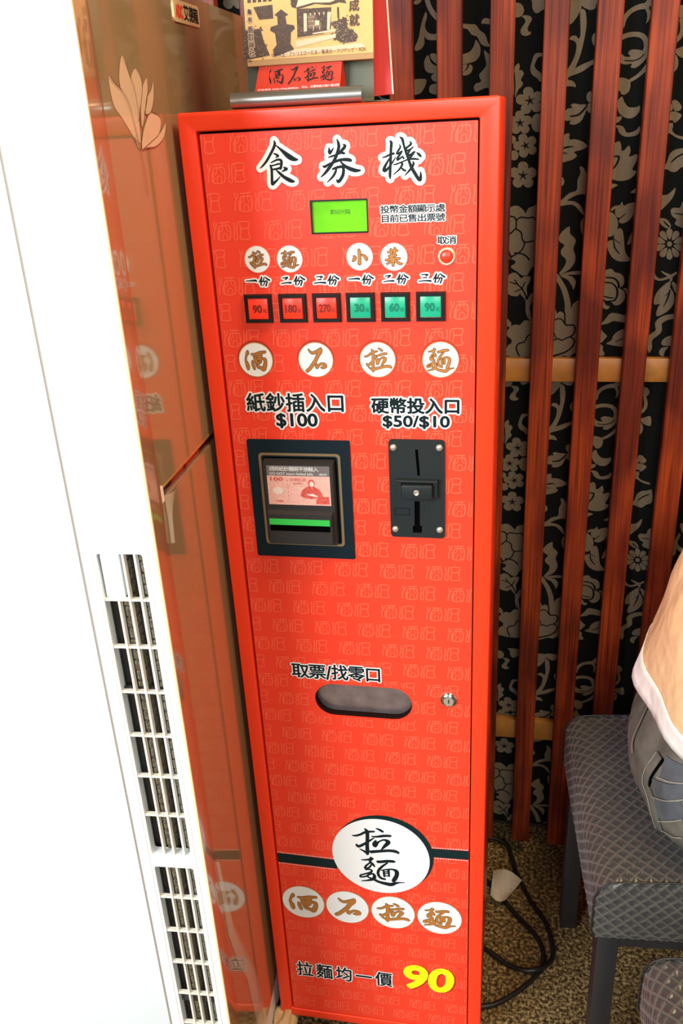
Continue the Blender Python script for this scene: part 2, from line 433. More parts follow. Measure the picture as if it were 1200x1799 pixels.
GLYPH={"shi":[[[-30,198,7],[-25,172,23],[-40,134,23],[-77,78,22],[-121,18,20],[-164,-25,14],[-196,-49,4]],[[-14,154,6],[25,122,18],[70,81,35],[116,44,46],[158,22,37],[196,15,12]],[[-44,82,6],[-14,69,19],[0,57,19]],[[0,57,14],[-26,41,5]],[[-79,-2,6],[-43,13,12],[-3,24,16],[26,14,23],[28,-19,23],[15,-61,21]],[[-81,-32,12],[-41,-25,10],[-1,-16,14],[13,-18,9]],[[-69,-66,12],[-35,-63,14],[10,-56,19]],[[-88,-28,14],[-78,-68,22],[-80,-131,23],[-83,-198,26],[-71,-198,26],[-29,-168,14],[3,-138,6]],[[-31,-74,7],[6,-107,23],[43,-140,28],[90,-168,35],[123,-183,30],[150,-188,9]],[[27,-90,5],[58,-76,19],[78,-65,23],[50,-53,12]]],"quan":[[[-19,195,7],[-7,164,23],[-4,125,27],[-21,74,27],[-48,19,27],[-79,-24,27],[-115,-66,28],[-156,-109,21],[-199,-144,5]],[[-102,121,7],[-101,91,25],[-97,75,25],[-77,94,16],[-57,119,5]],[[40,147,7],[60,133,23],[33,102,25],[3,78,16],[-7,74,9]],[[-114,35,5],[-80,44,13],[-36,55,14],[12,73,20],[45,67,20]],[[-169,-46,16],[-152,-49,21],[-108,-27,18],[-49,-7,21],[9,8,23],[76,7,30],[108,-1,27]],[[8,-10,11],[49,-51,25],[100,-79,34],[152,-96,32],[199,-97,14]],[[-75,-74,16],[-33,-61,21],[20,-56,23],[33,-76,25],[26,-129,28],[0,-172,28],[-26,-193,28],[-39,-180,14]],[[-41,-73,16],[-50,-104,19],[-81,-147,18],[-137,-195,4]]],"ji":[[[-188,19,5],[-150,28,13],[-103,48,16],[-75,51,18]],[[-109,165,9],[-96,150,24],[-102,86,22],[-107,1,22],[-114,-86,23],[-118,-147,23],[-116,-175,9]],[[-113,18,9],[-138,-20,16],[-167,-66,25],[-175,-97,32],[-154,-97,23],[-116,-60,14],[-82,-18,11],[-57,20,4]],[[-18,130,4],[-9,108,13],[-28,79,16],[-45,50,16],[-24,53,13],[4,69,13]],[[4,65,13],[-15,40,16],[-39,11,18],[-39,-6,20],[-16,5,13],[12,22,11]],[[8,22,7],[21,6,16]],[[84,153,5],[96,133,18],[74,113,15],[46,93,16],[46,67,20]],[[46,76,13],[74,75,16],[116,103,7]],[[92,87,11],[69,53,16],[59,28,20],[92,35,18],[120,56,16],[133,55,9]],[[119,43,11],[86,10,18]],[[-14,197,5],[11,179,22],[24,128,18],[46,54,20],[68,-7,21],[94,-77,27],[130,-139,29],[162,-188,29],[181,-197,27],[186,-158,20],[184,-123,4]],[[-82,-50,5],[-50,-45,11],[7,-26,9],[63,-8,11],[119,-4,16],[167,-11,9]],[[0,-38,16],[6,-51,18],[-23,-94,14],[-83,-140,4]],[[-4,-81,9],[19,-102,18],[40,-109,11]],[[109,-30,7],[118,-47,18],[99,-81,20],[65,-119,14],[30,-152,4]],[[152,50,9],[172,32,22],[188,16,16]]],"la":[[[-323,77,9],[-274,78,28],[-207,109,28],[-124,167,33],[-10,188,23]],[[-138,223,14],[-111,179,47],[-107,85,45],[-117,-77,45],[-117,-195,48],[-120,-250,33]],[[-123,-239,29],[-163,-202,29],[-227,-167,8]],[[-269,-92,29],[-241,-121,38],[-157,-61,33],[-73,15,24],[-14,71,7]],[[25,250,11],[72,230,32],[111,203,32]],[[-45,93,11],[27,97,26],[125,126,39],[218,137,32]],[[9,21,19],[-14,-41,52],[-3,-83,42],[23,-26,42],[57,11,19],[123,52,23],[171,37,51],[186,7,56],[135,-64,42],[84,-140,11]],[[-64,-199,48],[51,-172,43],[198,-141,42],[287,-145,47],[323,-166,33]]],"mian":[[[-289,177,10],[-218,187,24],[-134,221,33]],[[-158,245,14],[-151,218,43],[-170,161,29],[-130,112,34],[-107,71,14]],[[-170,139,19],[-231,70,24],[-241,19,34],[-191,37,24],[-155,97,19]],[[-234,-2,24],[-175,6,19],[-151,-12,24],[-169,-48,24],[-262,-95,20],[-318,-126,22],[-315,-159,22],[-239,-137,21],[-179,-83,24],[-129,-76,29],[-114,-129,44],[-141,-178,44],[-217,-214,24],[-306,-236,8]],[[-195,-74,15],[-214,-139,20],[-157,-169,24],[-116,-185,39],[-51,-220,39],[48,-239,54],[123,-245,58],[190,-207,39],[248,-189,15],[318,-178,5]],[[-54,172,43],[-5,179,43],[78,202,43],[159,208,43],[184,206,24]],[[77,164,19],[1,87,29],[-52,2,34],[-58,-76,34],[-23,-138,34],[34,-152,29]],[[-10,14,12],[73,42,19],[155,54,24],[208,24,53],[210,-48,53],[179,-130,58],[158,-167,48]],[[23,2,24],[28,-86,24],[36,-101,15]],[[93,34,29],[98,-87,19]],[[39,-12,12],[88,6,12]],[[38,-46,12],[87,-27,12]],[[36,-85,12],[102,-80,12]]],"jiu":[[[-85,103,8],[-88,79,28],[-107,40,11],[-114,-5,15],[-103,-39,29],[-97,-73,32],[-94,-99,23]],[[-40,66,13],[-2,62,23],[53,80,28],[114,91,19]],[[48,69,38],[41,32,45],[35,10,34]],[[-12,40,19],[0,2,34],[5,-24,34],[35,-32,23],[59,-20,11]],[[66,58,19],[61,24,19],[52,-5,19]],[[-40,-13,11],[-36,-50,23],[-23,-99,19]],[[73,11,19],[107,9,23],[106,-43,32],[85,-103,38],[60,-92,27],[23,-77,27],[6,-58,15]]],"shi2":[[[-70,110,6],[-53,87,15],[-28,73,22],[14,87,26],[60,117,22]],[[60,113,22],[54,87,33],[26,47,31],[1,-1,30],[-36,-53,28],[-69,-94,28],[-97,-117,28]],[[1,-31,7],[4,-60,22],[10,-79,26],[30,-57,15],[58,-40,17],[87,-49,30],[97,-68,30],[73,-83,19],[53,-81,7]]],"xiao":[[[-4,71,20],[0,37,26],[0,-6,26],[-3,-48,26],[-4,-71,29]],[[-63,7,12],[-49,-7,26],[-59,-27,29],[-74,-41,15]],[[29,21,9],[55,5,23],[72,-19,29],[74,-33,17]]],"cai":[[[-63,51,9],[-37,53,17],[-1,69,17],[34,66,17]],[[-33,79,14],[-25,50,17],[-26,28,14]],[[11,89,17],[10,58,20],[-2,30,17]],[[-53,9,12],[-26,14,20],[21,18,17]],[[-44,-3,14],[-9,-9,17]],[[-86,-30,14],[-45,-26,17],[-3,-18,17],[58,-16,17]],[[-12,-4,17],[-10,-35,26],[-11,-77,23],[-11,-89,14]],[[-18,-32,14],[-46,-54,14],[-75,-67,12]],[[5,-32,17],[37,-56,20],[63,-70,20],[86,-71,9]]],"yi":[[[-56,3,7],[-6,4,11],[51,6,18],[56,-6,9]]],"fen":[[[-24,48,9],[-32,21,18],[-60,-11,5]],[[-33,15,15],[-38,-41,13]],[[4,41,7],[-8,15,11],[-25,-3,5]],[[14,47,7],[34,26,15],[60,11,15]],[[-16,-3,9],[25,3,12],[31,-9,12],[15,-48,13]],[[9,0,9],[-2,-27,9],[-23,-47,5]]],"er":[[[-33,25,7],[20,32,13],[-6,9,11]],[[-53,-32,7],[4,-23,11],[53,-24,17]]],"san":[[[-34,33,7],[30,34,12],[11,20,9]],[[-21,3,7],[16,4,10]],[[-60,-34,9],[-4,-27,11],[60,-31,18]]],"seal":[[[-192,92,14],[-187,44,14],[-170,37,14],[-158,86,14]],[[-170,37,14],[-194,-5,14],[-200,-88,14]],[[-155,-89,14],[-154,-11,14],[-136,23,14]],[[-135,82,14],[-20,89,14]],[[-141,-91,14],[-133,43,14],[-97,49,14],[-22,52,14],[-27,-85,14],[-141,-92,14]],[[-96,82,11],[-99,25,11],[-122,-13,11]],[[-56,84,11],[-59,27,11],[-36,-8,11]],[[-104,-84,11],[-102,-41,11],[-80,-23,11],[-55,-38,11],[-57,-81,11]],[[29,85,14],[33,16,14],[19,-66,14],[32,-88,14],[57,-84,14],[67,79,14],[200,85,14]],[[93,69,14],[101,21,14],[95,-29,14],[89,-86,14],[182,-87,14],[193,-68,14],[181,-32,14],[183,26,14],[199,71,14]],[[101,15,14],[183,20,14]]]}
PRINT=[[[3372,14708],[3357,14658],[3312,14629],[3256,14633],[3210,14667],[3190,14720],[3207,14770],[3251,14799],[3307,14795],[3353,14761]],[[3471,14805],[3480,14726],[3515,14669],[3560,14666],[3613,14697],[3689,14712],[3705,14838],[3442,14856]],[[3345,14641],[3406,14647],[3462,14628],[3477,14588],[3448,14540],[3428,14491],[3440,14455],[3471,14448],[3464,14419],[3409,14402],[3352,14421],[3334,14467],[3355,14516],[3392,14563],[3385,14603]],[[3265,13991],[3280,14052],[3324,14081],[3339,14039],[3333,13998],[3367,13996],[3397,13952],[3375,13912],[3360,13871],[3387,13838],[3373,13797],[3329,13757],[3302,13695],[3292,13664],[3255,13729],[3241,13836],[3261,13918]],[[3624,14186],[3557,14190],[3519,14162],[3504,14112],[3479,14010],[3505,13936],[3581,13880],[3605,13847],[3685,13832],[3623,13940],[3559,13995],[3535,14038],[3550,14088],[3581,14138],[3648,14154]],[[3925,14784],[4120,14771],[4114,14703],[4086,14627],[4036,14552],[3984,14506],[3919,14500],[3848,14593],[3838,14790]],[[4114,14791],[4125,14703],[4181,14670],[4236,14651],[4288,14672],[4301,14720],[4381,14734],[4356,14774]],[[4110,14674],[4160,14651],[4181,14572],[4188,14473],[4170,14325],[4136,14156],[4079,13997],[4069,13977],[4166,14022],[4307,14070],[4381,14101],[4386,14030],[4310,14019],[4182,13940],[4052,13895],[3997,13878],[3976,13848],[3920,13851],[3927,13933],[3980,13982],[4051,14111],[4072,14221],[4063,14282],[4017,14314],[3978,14327],[4003,14365],[4058,14367],[4098,14329],[4117,14378],[4105,14528],[4097,14626]],[[3886,13853],[3999,13841],[4068,13812],[4094,13748],[4026,13762],[3891,13769]],[[3957,13364],[3964,13449],[4007,13489],[4058,13492],[4039,13530],[4083,13549],[4163,13529],[4230,13529],[4255,13488],[4232,13404],[4187,13321],[4110,13281],[4035,13296],[4050,13333],[3981,13336]],[[4307,14386],[4267,14339],[4277,14269],[4318,14226],[4417,14220],[4405,14380]],[[3392,13734],[3419,13777],[3482,13784],[3527,13749],[3538,13709],[3577,13724],[3632,13710],[3664,13655],[3647,13608],[3610,13589],[3641,13558],[3648,13506],[3605,13465],[3548,13470],[3514,13499],[3494,13463],[3443,13446],[3383,13475],[3368,13527],[3384,13563],[3340,13573],[3301,13614],[3309,13673],[3355,13700],[3399,13693]],[[3296,13456],[3326,13491],[3384,13489],[3419,13454],[3423,13419],[3460,13428],[3507,13408],[3528,13357],[3506,13317],[3470,13306],[3493,13274],[3493,13228],[3448,13197],[3399,13208],[3373,13237],[3350,13209],[3303,13199],[3254,13231],[3246,13278],[3265,13308],[3228,13322],[3200,13362],[3215,13413],[3259,13431],[3297,13420]],[[4342,13615],[4335,13575],[4312,13551],[4280,13553],[4254,13580],[4241,13620],[4249,13659],[4272,13683],[4303,13682],[4330,13655]],[[4348,13478],[4341,13441],[4319,13419],[4290,13420],[4265,13445],[4253,13483],[4260,13519],[4282,13541],[4311,13540],[4337,13515]],[[3690,13323],[3677,13253],[3635,13211],[3581,13214],[3536,13259],[3517,13331],[3530,13400],[3572,13441],[3625,13439],[3671,13394]],[[3318,13125],[3310,13097],[3289,13079],[3260,13080],[3237,13100],[3228,13129],[3236,13157],[3258,13175],[3286,13174],[3309,13154]],[[3358,12918],[3348,12879],[3318,12856],[3280,12858],[3248,12884],[3235,12923],[3246,12962],[3276,12985],[3314,12984],[3345,12958]],[[3347,13139],[3364,13182],[3417,13199],[3462,13174],[3477,13139],[3509,13158],[3559,13154],[3596,13110],[3589,13064],[3559,13041],[3592,13017],[3606,12971],[3576,12927],[3526,12923],[3493,12944],[3481,12909],[3440,12885],[3382,12903],[3360,12947],[3368,12982],[3329,12984],[3288,13016],[3285,13071],[3321,13102],[3359,13103]],[[3354,12792],[3391,12832],[3457,12829],[3496,12786],[3499,12743],[3542,12753],[3595,12730],[3619,12669],[3591,12623],[3549,12610],[3575,12573],[3572,12518],[3520,12482],[3464,12497],[3434,12532],[3407,12499],[3351,12488],[3296,12528],[3289,12583],[3313,12619],[3270,12635],[3239,12683],[3258,12743],[3310,12762],[3354,12749]],[[3946,13130],[4036,13175],[4046,13098],[4120,13095],[4214,13064],[4292,13000],[4220,12954],[4118,12931],[4161,12885],[4112,12837],[4033,12813],[3940,12811],[3874,12958]],[[3938,12620],[3986,12596],[4006,12550],[3985,12494],[3908,12508]],[[4205,12734],[4258,12720],[4297,12652],[4376,12491],[4384,12366],[4268,12370],[4175,12356],[4084,12308],[4061,12291],[4168,12271],[4254,12210],[4314,12093],[4334,12057],[4259,12117],[4171,12213],[4088,12233],[3958,12220],[3896,12279],[3978,12300],[4079,12388],[4182,12425],[4186,12555],[4221,12655]],[[4392,12067],[4316,12063],[4267,12001],[4266,11919],[4302,11811],[4410,11797]],[[4110,11935],[4124,11840],[4172,11791],[4211,11731],[4181,11624],[4214,11530],[4214,11434],[4153,11337],[4059,11278],[4005,11254],[4009,11291],[4077,11388],[4085,11473],[4021,11535],[4008,11604],[4052,11675],[3984,11724],[3968,11785],[4012,11867]],[[3204,12185],[3264,12224],[3336,12245],[3396,12226],[3465,12165],[3484,12129],[3518,12199],[3600,12231],[3697,12216],[3741,11452],[3622,11381],[3580,11333],[3540,11259],[3466,11254],[3389,11311],[3294,11381],[3355,11430],[3347,11473],[3266,11499],[3222,11512]],[[3276,11268],[3332,11298],[3394,11278],[3446,11215],[3495,11239],[3588,11231],[3573,11151],[3538,11076],[3548,10962],[3512,10925],[3453,11014],[3417,10952],[3329,10953],[3265,10992],[3224,11106],[3234,11231]],[[3452,11027],[3519,10925],[3551,10886],[3580,10949],[3628,10999],[3669,10923],[3598,10809],[3601,10720],[3632,10578],[3580,10604],[3536,10708],[3531,10848],[3519,10899],[3441,10989]],[[3250,10620],[3329,10542],[3317,10503],[3393,10521],[3457,10514],[3518,10579],[3594,10578],[3696,10551],[3717,10038],[3266,10039],[3287,10200],[3331,10226],[3336,10292],[3270,10345],[3268,10424],[3305,10477],[3240,10516]],[[3943,11280],[4000,11242],[4066,11142],[4134,11017],[4187,10840],[4186,10751],[4115,10689],[4101,10841],[4048,11018],[3980,11144],[3941,11206]],[[4024,11254],[4156,11295],[4313,11304],[4374,11297],[4376,11254],[4304,11249],[4109,11250],[4184,11227],[4242,11164],[4240,11090],[4213,11034],[4191,11090],[4126,11178],[4050,11217]],[[3887,10768],[3962,10767],[3997,10684],[4039,10715],[4090,10689],[4116,10663],[4149,10739],[4198,10764],[4243,10839],[4378,10838],[4424,10090],[4299,10077],[4214,10024],[4124,10038],[3921,10038]],[[4652,14443,49],[4666,14531,59],[4745,14613,59],[4848,14650,64],[4931,14658,74],[4978,14722,85]],[[4934,14629,43],[4966,14569,43],[4962,14492,27],[4944,14459,9]],[[4611,14278,65],[4662,14315,60],[4768,14338,59],[4876,14326,59],[4944,14278,65],[4968,14187,59],[4950,14088,65]],[[5004,13964,54],[4956,13896,54],[4875,13830,44],[4802,13793,44]],[[5374,14475,42],[5401,14367,53],[5380,14270,53],[5302,14206,53]],[[4645,14126],[4702,14083],[4778,14078],[4742,14120],[4783,14158],[4869,14153],[4935,14139],[4986,14166],[4988,14086],[4966,14027],[4907,13970],[4844,13938],[4789,13951],[4802,13991],[4721,13986],[4653,14015]],[[4635,13822],[4701,13829],[4780,13799],[4806,13741],[4791,13659],[4739,13620],[4694,13633],[4669,13676],[4637,13657],[4598,13742]],[[4708,13601],[4740,13537],[4795,13471],[4863,13458],[4917,13465],[4943,13480],[4954,13422],[4915,13360],[4851,13326],[4773,13335],[4691,13392],[4657,13468],[4656,13552]],[[4624,13385],[4672,13351],[4715,13359],[4724,13327],[4688,13286],[4632,13284]],[[4652,13245],[4748,13230],[4799,13153],[4866,13150],[4930,13179],[4966,13220],[4976,13166],[4947,13114],[4871,13096],[4781,13100],[4710,13146],[4683,13201]],[[5332,14116],[5392,14147],[5486,14166],[5502,14016],[5415,14031],[5369,14064]],[[5356,13506],[5392,13525],[5438,13502],[5488,13437],[5465,13391],[5406,13389],[5379,13442]],[[5332,13361],[5385,13385],[5452,13366],[5499,13327],[5452,13261],[5410,13242],[5390,13274],[5341,13277],[5315,13320]],[[5275,13499],[5329,13507],[5381,13421],[5321,13362],[5289,13363]],[[5303,13215],[5388,13243],[5403,13200],[5398,13147],[5458,13091],[5572,13054],[5564,13022],[5450,13060],[5357,13117],[5316,13087]],[[5435,14558],[5427,14516],[5397,14492],[5357,14495],[5322,14523],[5305,14566],[5313,14608],[5343,14632],[5383,14629],[5418,14601]],[[5392,13972],[5385,13908],[5353,13869],[5308,13872],[5267,13914],[5247,13981],[5254,14045],[5286,14083],[5331,14081],[5372,14039]],[[4631,12991],[4712,13042],[4745,12986],[4755,12921],[4794,12930],[4846,12982],[4874,12916],[4864,12840],[4963,12868],[4964,12781],[4917,12672],[4976,12642],[4915,12561],[4804,12527],[4688,12542],[4615,12595],[4601,12795]],[[4646,12493],[4739,12478],[4695,12446],[4628,12415]],[[4914,12365],[4973,12414],[5017,12435],[5022,12367]],[[4665,12151],[4714,12195],[4783,12205],[4814,12249],[4841,12197],[4908,12223],[4988,12238],[5033,12242],[4997,12129],[4959,12027],[4894,11971],[4825,11955],[4788,11986],[4808,12031],[4760,12044],[4727,12103],[4729,12155],[4684,12127]],[[4736,11741],[4742,11823],[4807,11892],[4858,11844],[4887,11690],[4916,11547],[4995,11449],[4950,11426],[4831,11429],[4731,11491],[4663,11612],[4656,11708]],[[4976,11817],[5022,11828],[5072,11791],[5030,11734],[4976,11676],[4930,11665]],[[5323,12662],[5370,12753],[5394,12850],[5455,12902],[5553,12919],[5618,12927],[5640,12721],[5557,12670],[5495,12617],[5428,12625],[5380,12655]],[[5311,12318],[5402,12320],[5465,12363],[5514,12412],[5504,12317],[5446,12217],[5320,12108],[5262,12235]],[[5479,12114],[5521,12147],[5600,12144],[5626,12223],[5694,12221],[5730,11878],[5639,11880],[5554,11929],[5571,11986],[5510,12033]],[[5313,11993],[5375,12012],[5445,11989],[5498,11919],[5502,11884],[5469,11868],[5397,11899],[5345,11958]],[[4783,11945],[4766,11844],[4708,11782],[4630,11784],[4561,11849],[4530,11952],[4547,12053],[4606,12114],[4683,12111],[4751,12047]],[[5566,11634],[5613,11582],[5671,11552],[5708,11583],[5686,11635],[5625,11648]],[[5548,11604],[5561,11536],[5596,11477],[5647,11475],[5656,11528],[5609,11576]],[[5516,11593],[5489,11535],[5487,11470],[5531,11435],[5569,11468],[5554,11533]],[[5481,11606],[5425,11580],[5387,11534],[5407,11480],[5458,11480],[5482,11537]],[[5457,11637],[5394,11654],[5335,11644],[5323,11592],[5367,11559],[5420,11586]],[[5453,11675],[5407,11727],[5348,11757],[5311,11726],[5332,11674],[5393,11661]],[[5471,11705],[5459,11773],[5424,11831],[5373,11833],[5363,11781],[5411,11733]],[[5503,11716],[5530,11773],[5532,11837],[5488,11871],[5451,11839],[5465,11775]],[[5538,11703],[5593,11729],[5631,11774],[5610,11827],[5560,11827],[5537,11771]],[[5562,11672],[5625,11655],[5683,11666],[5694,11717],[5650,11749],[5598,11723]],[[5544,11654],[5540,11632],[5523,11619],[5503,11620],[5484,11633],[5475,11655],[5480,11678],[5496,11690],[5516,11690],[5535,11676]],[[4619,11280],[4736,11326],[4787,11277],[4873,11251],[4925,11189],[4932,11103],[4888,11054],[4926,11029],[4968,10954],[4951,10868],[4895,10806],[4824,10794],[4784,10832],[4734,10858],[4646,10897],[4595,11109]],[[4925,11042],[4986,11028],[5038,10978],[5018,10929],[4968,10954]],[[4655,10859],[4702,10796],[4752,10783],[4731,10739],[4681,10746],[4616,10809]],[[4648,10517],[4716,10606],[4760,10669],[4832,10681],[4993,10641],[5092,10615],[5098,10539],[4965,10540],[4829,10561],[4758,10529],[4686,10511]],[[4641,10441],[4694,10389],[4747,10337],[4714,10285],[4656,10233],[4598,10351]],[[4743,10220],[4814,10272],[4834,10336],[4890,10400],[4973,10438],[5070,10437],[5092,10180],[4981,10173],[4844,10194]],[[4645,10207],[4697,10181],[4701,10116],[4729,10076],[4719,10037],[4657,10037],[4603,10090]],[[5317,11315,35],[5339,11206,47],[5426,11155,35],[5517,11178,35],[5574,11201,41],[5639,11248,35]],[[5438,11276,14],[5513,11227,35],[5574,11201,41],[5580,11141,35]],[[5557,11129],[5585,11092],[5578,11043],[5632,10969],[5656,10846],[5619,10747],[5543,10673],[5440,10624],[5418,10675],[5439,10762],[5459,10805],[5382,10800],[5374,10887],[5406,10985],[5481,11069]],[[5594,11116],[5655,11091],[5703,10968],[5656,10969]],[[5667,10622,71],[5550,10598,84],[5462,10523,96],[5485,10409,84],[5384,10320,85],[5355,10243,85],[5375,10153,73],[5375,10081,12]],[[5636,10331],[5568,10294],[5537,10242],[5554,10191],[5651,10184],[5732,10216],[5721,10331]],[[5515,10087],[5545,10152],[5641,10165],[5599,10100],[5582,10022],[5531,10048]],[[2071,14774],[2084,14712],[2055,14615],[2083,14538],[2153,14503],[2224,14505],[2280,14489],[2280,14439],[2167,14427],[2082,14445],[2046,14478],[2045,14390],[1995,14330],[1923,14315],[1916,14360],[1968,14470],[1998,14606],[2035,14715]],[[2087,14920,63],[2114,14833,63],[2183,14730,63],[2253,14664,56]],[[1925,14919],[2016,14913],[1960,14868],[1911,14877]],[[2036,14162],[2080,14248],[2108,14234],[2136,14156],[2207,14113],[2279,14122],[2279,14045],[2149,14026],[2063,14057]],[[2123,14259],[2180,14268],[2222,14240],[2279,14224],[2279,14122],[2207,14139],[2143,14194]],[[2135,13988],[2221,14048],[2278,14019],[2278,13916],[2177,13921]],[[1910,13962],[2004,13963],[2069,13947],[2046,13863],[1987,13787],[1907,13765],[1812,13783],[1815,13941]],[[2119,13872],[2220,13893],[2249,13891],[2249,13760],[2118,13780]],[[2560,14601],[2672,14588],[2741,14577],[2798,14506],[2868,14452],[2918,14337],[2995,14308],[2898,14307],[2814,14344],[2757,14434],[2687,14463],[2631,14529],[2561,14552],[2505,14586]],[[2823,14627],[2864,14649],[2934,14633],[3003,14604],[2935,14571],[2852,14583],[2817,14585]],[[2743,14398],[2800,14319],[2802,14219],[2747,14146],[2648,14120],[2535,14120],[2506,14236],[2577,14238],[2661,14259],[2716,14324]],[[2563,14099],[2634,14102],[2592,14027],[2536,14018]],[[2662,14106],[2705,14072],[2678,13997],[2593,13970],[2564,14003],[2635,14051]],[[2857,14266],[2928,14211],[3040,14180],[3049,13771],[2907,13804],[2822,13783],[2751,13760],[2722,13814],[2750,13864],[2821,13886],[2791,13965],[2847,14026],[2888,14087],[2873,14164]]]
VEIN=[[[3265,13970,16],[3281,13812,16],[3280,13664,12]],[[4046,13392,16],[4137,13398,25],[4202,13448,25],[4254,13509,23]],[[3489,13611,25],[3481,13646,16],[3474,13676,5]],[[3489,13611,25],[3520,13625,16],[3549,13639,5]],[[3489,13611,25],[3516,13586,16],[3541,13564,5]],[[3489,13611,25],[3474,13581,16],[3460,13554,5]],[[3489,13611,25],[3452,13617,16],[3419,13623,5]],[[3366,13338,26],[3364,13368,16],[3361,13396,5]],[[3366,13338,26],[3396,13347,16],[3423,13355,5]],[[3366,13338,26],[3386,13313,16],[3406,13290,5]],[[3366,13338,26],[3348,13314,16],[3332,13292,5]],[[3366,13338,26],[3334,13348,16],[3306,13357,5]],[[3452,13042,26],[3439,13071,16],[3429,13098,5]],[[3452,13042,26],[3477,13060,16],[3499,13076,5]],[[3452,13042,26],[3479,13023,16],[3504,13007,5]],[[3452,13042,26],[3443,13012,16],[3436,12986,5]],[[3452,13042,26],[3419,13042,16],[3390,13042,5]],[[3430,12651,26],[3429,12687,17],[3428,12719,5]],[[3430,12651,26],[3465,12661,17],[3497,12670,5]],[[3430,12651,26],[3454,12620,17],[3474,12593,5]],[[3430,12651,26],[3408,12622,17],[3390,12597,5]],[[3430,12651,26],[3394,12663,17],[3361,12675,5]],[[3954,12982,14],[4022,12998,23],[4108,13003,7]],[[3957,12932,14],[4027,12916,7]],[[3255,12101,19],[3328,12087,19],[3354,12027,19],[3351,11932,20],[3262,11851,20]],[[3354,12039,19],[3413,12084,19],[3522,12069,19],[3594,12079,19],[3620,12043,19]],[[3358,11920,20],[3432,11870,20],[3448,11774,20],[3498,11731,20],[3607,11746,19]],[[3486,11725,20],[3453,11629,20],[3381,11570,20],[3284,11523,25]],[[3344,11583,20],[3455,11568,20],[3530,11518,22],[3556,11480,25]],[[3257,11609,25],[3296,11511,25]],[[3360,11192,17],[3412,11116,17],[3477,11052,20],[3551,10899,20]],[[3286,11162,10],[3387,11129,17]],[[3510,11158,15],[3470,11065,17]],[[3365,11016,13],[3464,11058,17]],[[3615,10363,20],[3565,10331,20],[3536,10252,20],[3453,10232,21],[3411,10159,21],[3460,10039,21]],[[3946,10575,18],[4020,10606,17],[4083,10587,17],[4137,10509,22],[4237,10508,22],[4277,10456,22],[4246,10353,20],[4160,10314,18],[4087,10275,18],[4035,10302,18],[3961,10276,18]],[[4210,10327,18],[4281,10274,20],[4243,10170,23],[4147,10091,23],[3972,10031,28]],[[3968,10393,15],[4004,10302,15]],[[4109,10689,20],[4123,10535,22]],[[4706,14037,9],[4815,14026,13],[4900,14051,13],[4949,14098,11]],[[4659,12694,18],[4706,12758,27],[4727,12845,25],[4664,12853,16]],[[4808,12031,14],[4873,12087,12]],[[4736,11753,14],[4756,11634,21],[4829,11537,12]],[[4748,11741,9],[4835,11679,7]],[[5426,12751,16],[5498,12814,22],[5582,12853,18]],[[5540,12072,11],[5644,12052,16]],[[5402,11968,11],[5478,11896,21]],[[4673,11205,19],[4782,11191,22],[4846,11129,29],[4864,11055,36]],[[4654,11132,17],[4751,11124,17],[4828,11055,24],[4848,10956,31],[4818,10869,24],[4734,10858,17]],[[4889,11042,22],[4952,11004,17],[4972,10905,17]],[[4656,10934,12],[4742,10908,17],[4803,10907,12]],[[4877,10245,12],[4972,10297,17]],[[5581,11007,19],[5558,10884,24],[5511,10761,7]],[[5573,10970,17],[5519,10922,5]]]
PETAL=[[[56.6,1399.5],[67.4,1394.0],[83.3,1388.4],[97.1,1376.5],[103.9,1357.9],[109.0,1340.3],[96.2,1351.9],[74.0,1367.7],[59.7,1376.7],[55.9,1388.2]],[[95.7,1416.5],[105.0,1405.1],[113.8,1391.7],[117.2,1376.3],[116.6,1357.5],[111.5,1340.2],[105.0,1354.7],[95.8,1373.4],[82.6,1386.9],[81.5,1400.1]],[[125.7,1407.1],[136.0,1401.3],[137.1,1392.0],[124.9,1376.3],[114.2,1363.9],[109.7,1382.5],[109.0,1397.7]],[[154.1,1400.1],[152.6,1390.6],[142.2,1379.4],[121.8,1357.4],[124.9,1376.3],[133.1,1388.8]],[[172.3,1397.3],[165.9,1382.6],[152.4,1371.3],[135.3,1369.9],[146.4,1382.6],[160.3,1389.0]],[[152.4,1371.3],[178.8,1366.0],[170.0,1352.7],[147.2,1346.8],[114.1,1340.1],[123.0,1354.2],[138.6,1365.0]],[[195.0,1361.4],[183.3,1348.9],[156.3,1341.5],[128.0,1341.1],[116.7,1340.0],[141.7,1347.0],[173.0,1352.6]]]
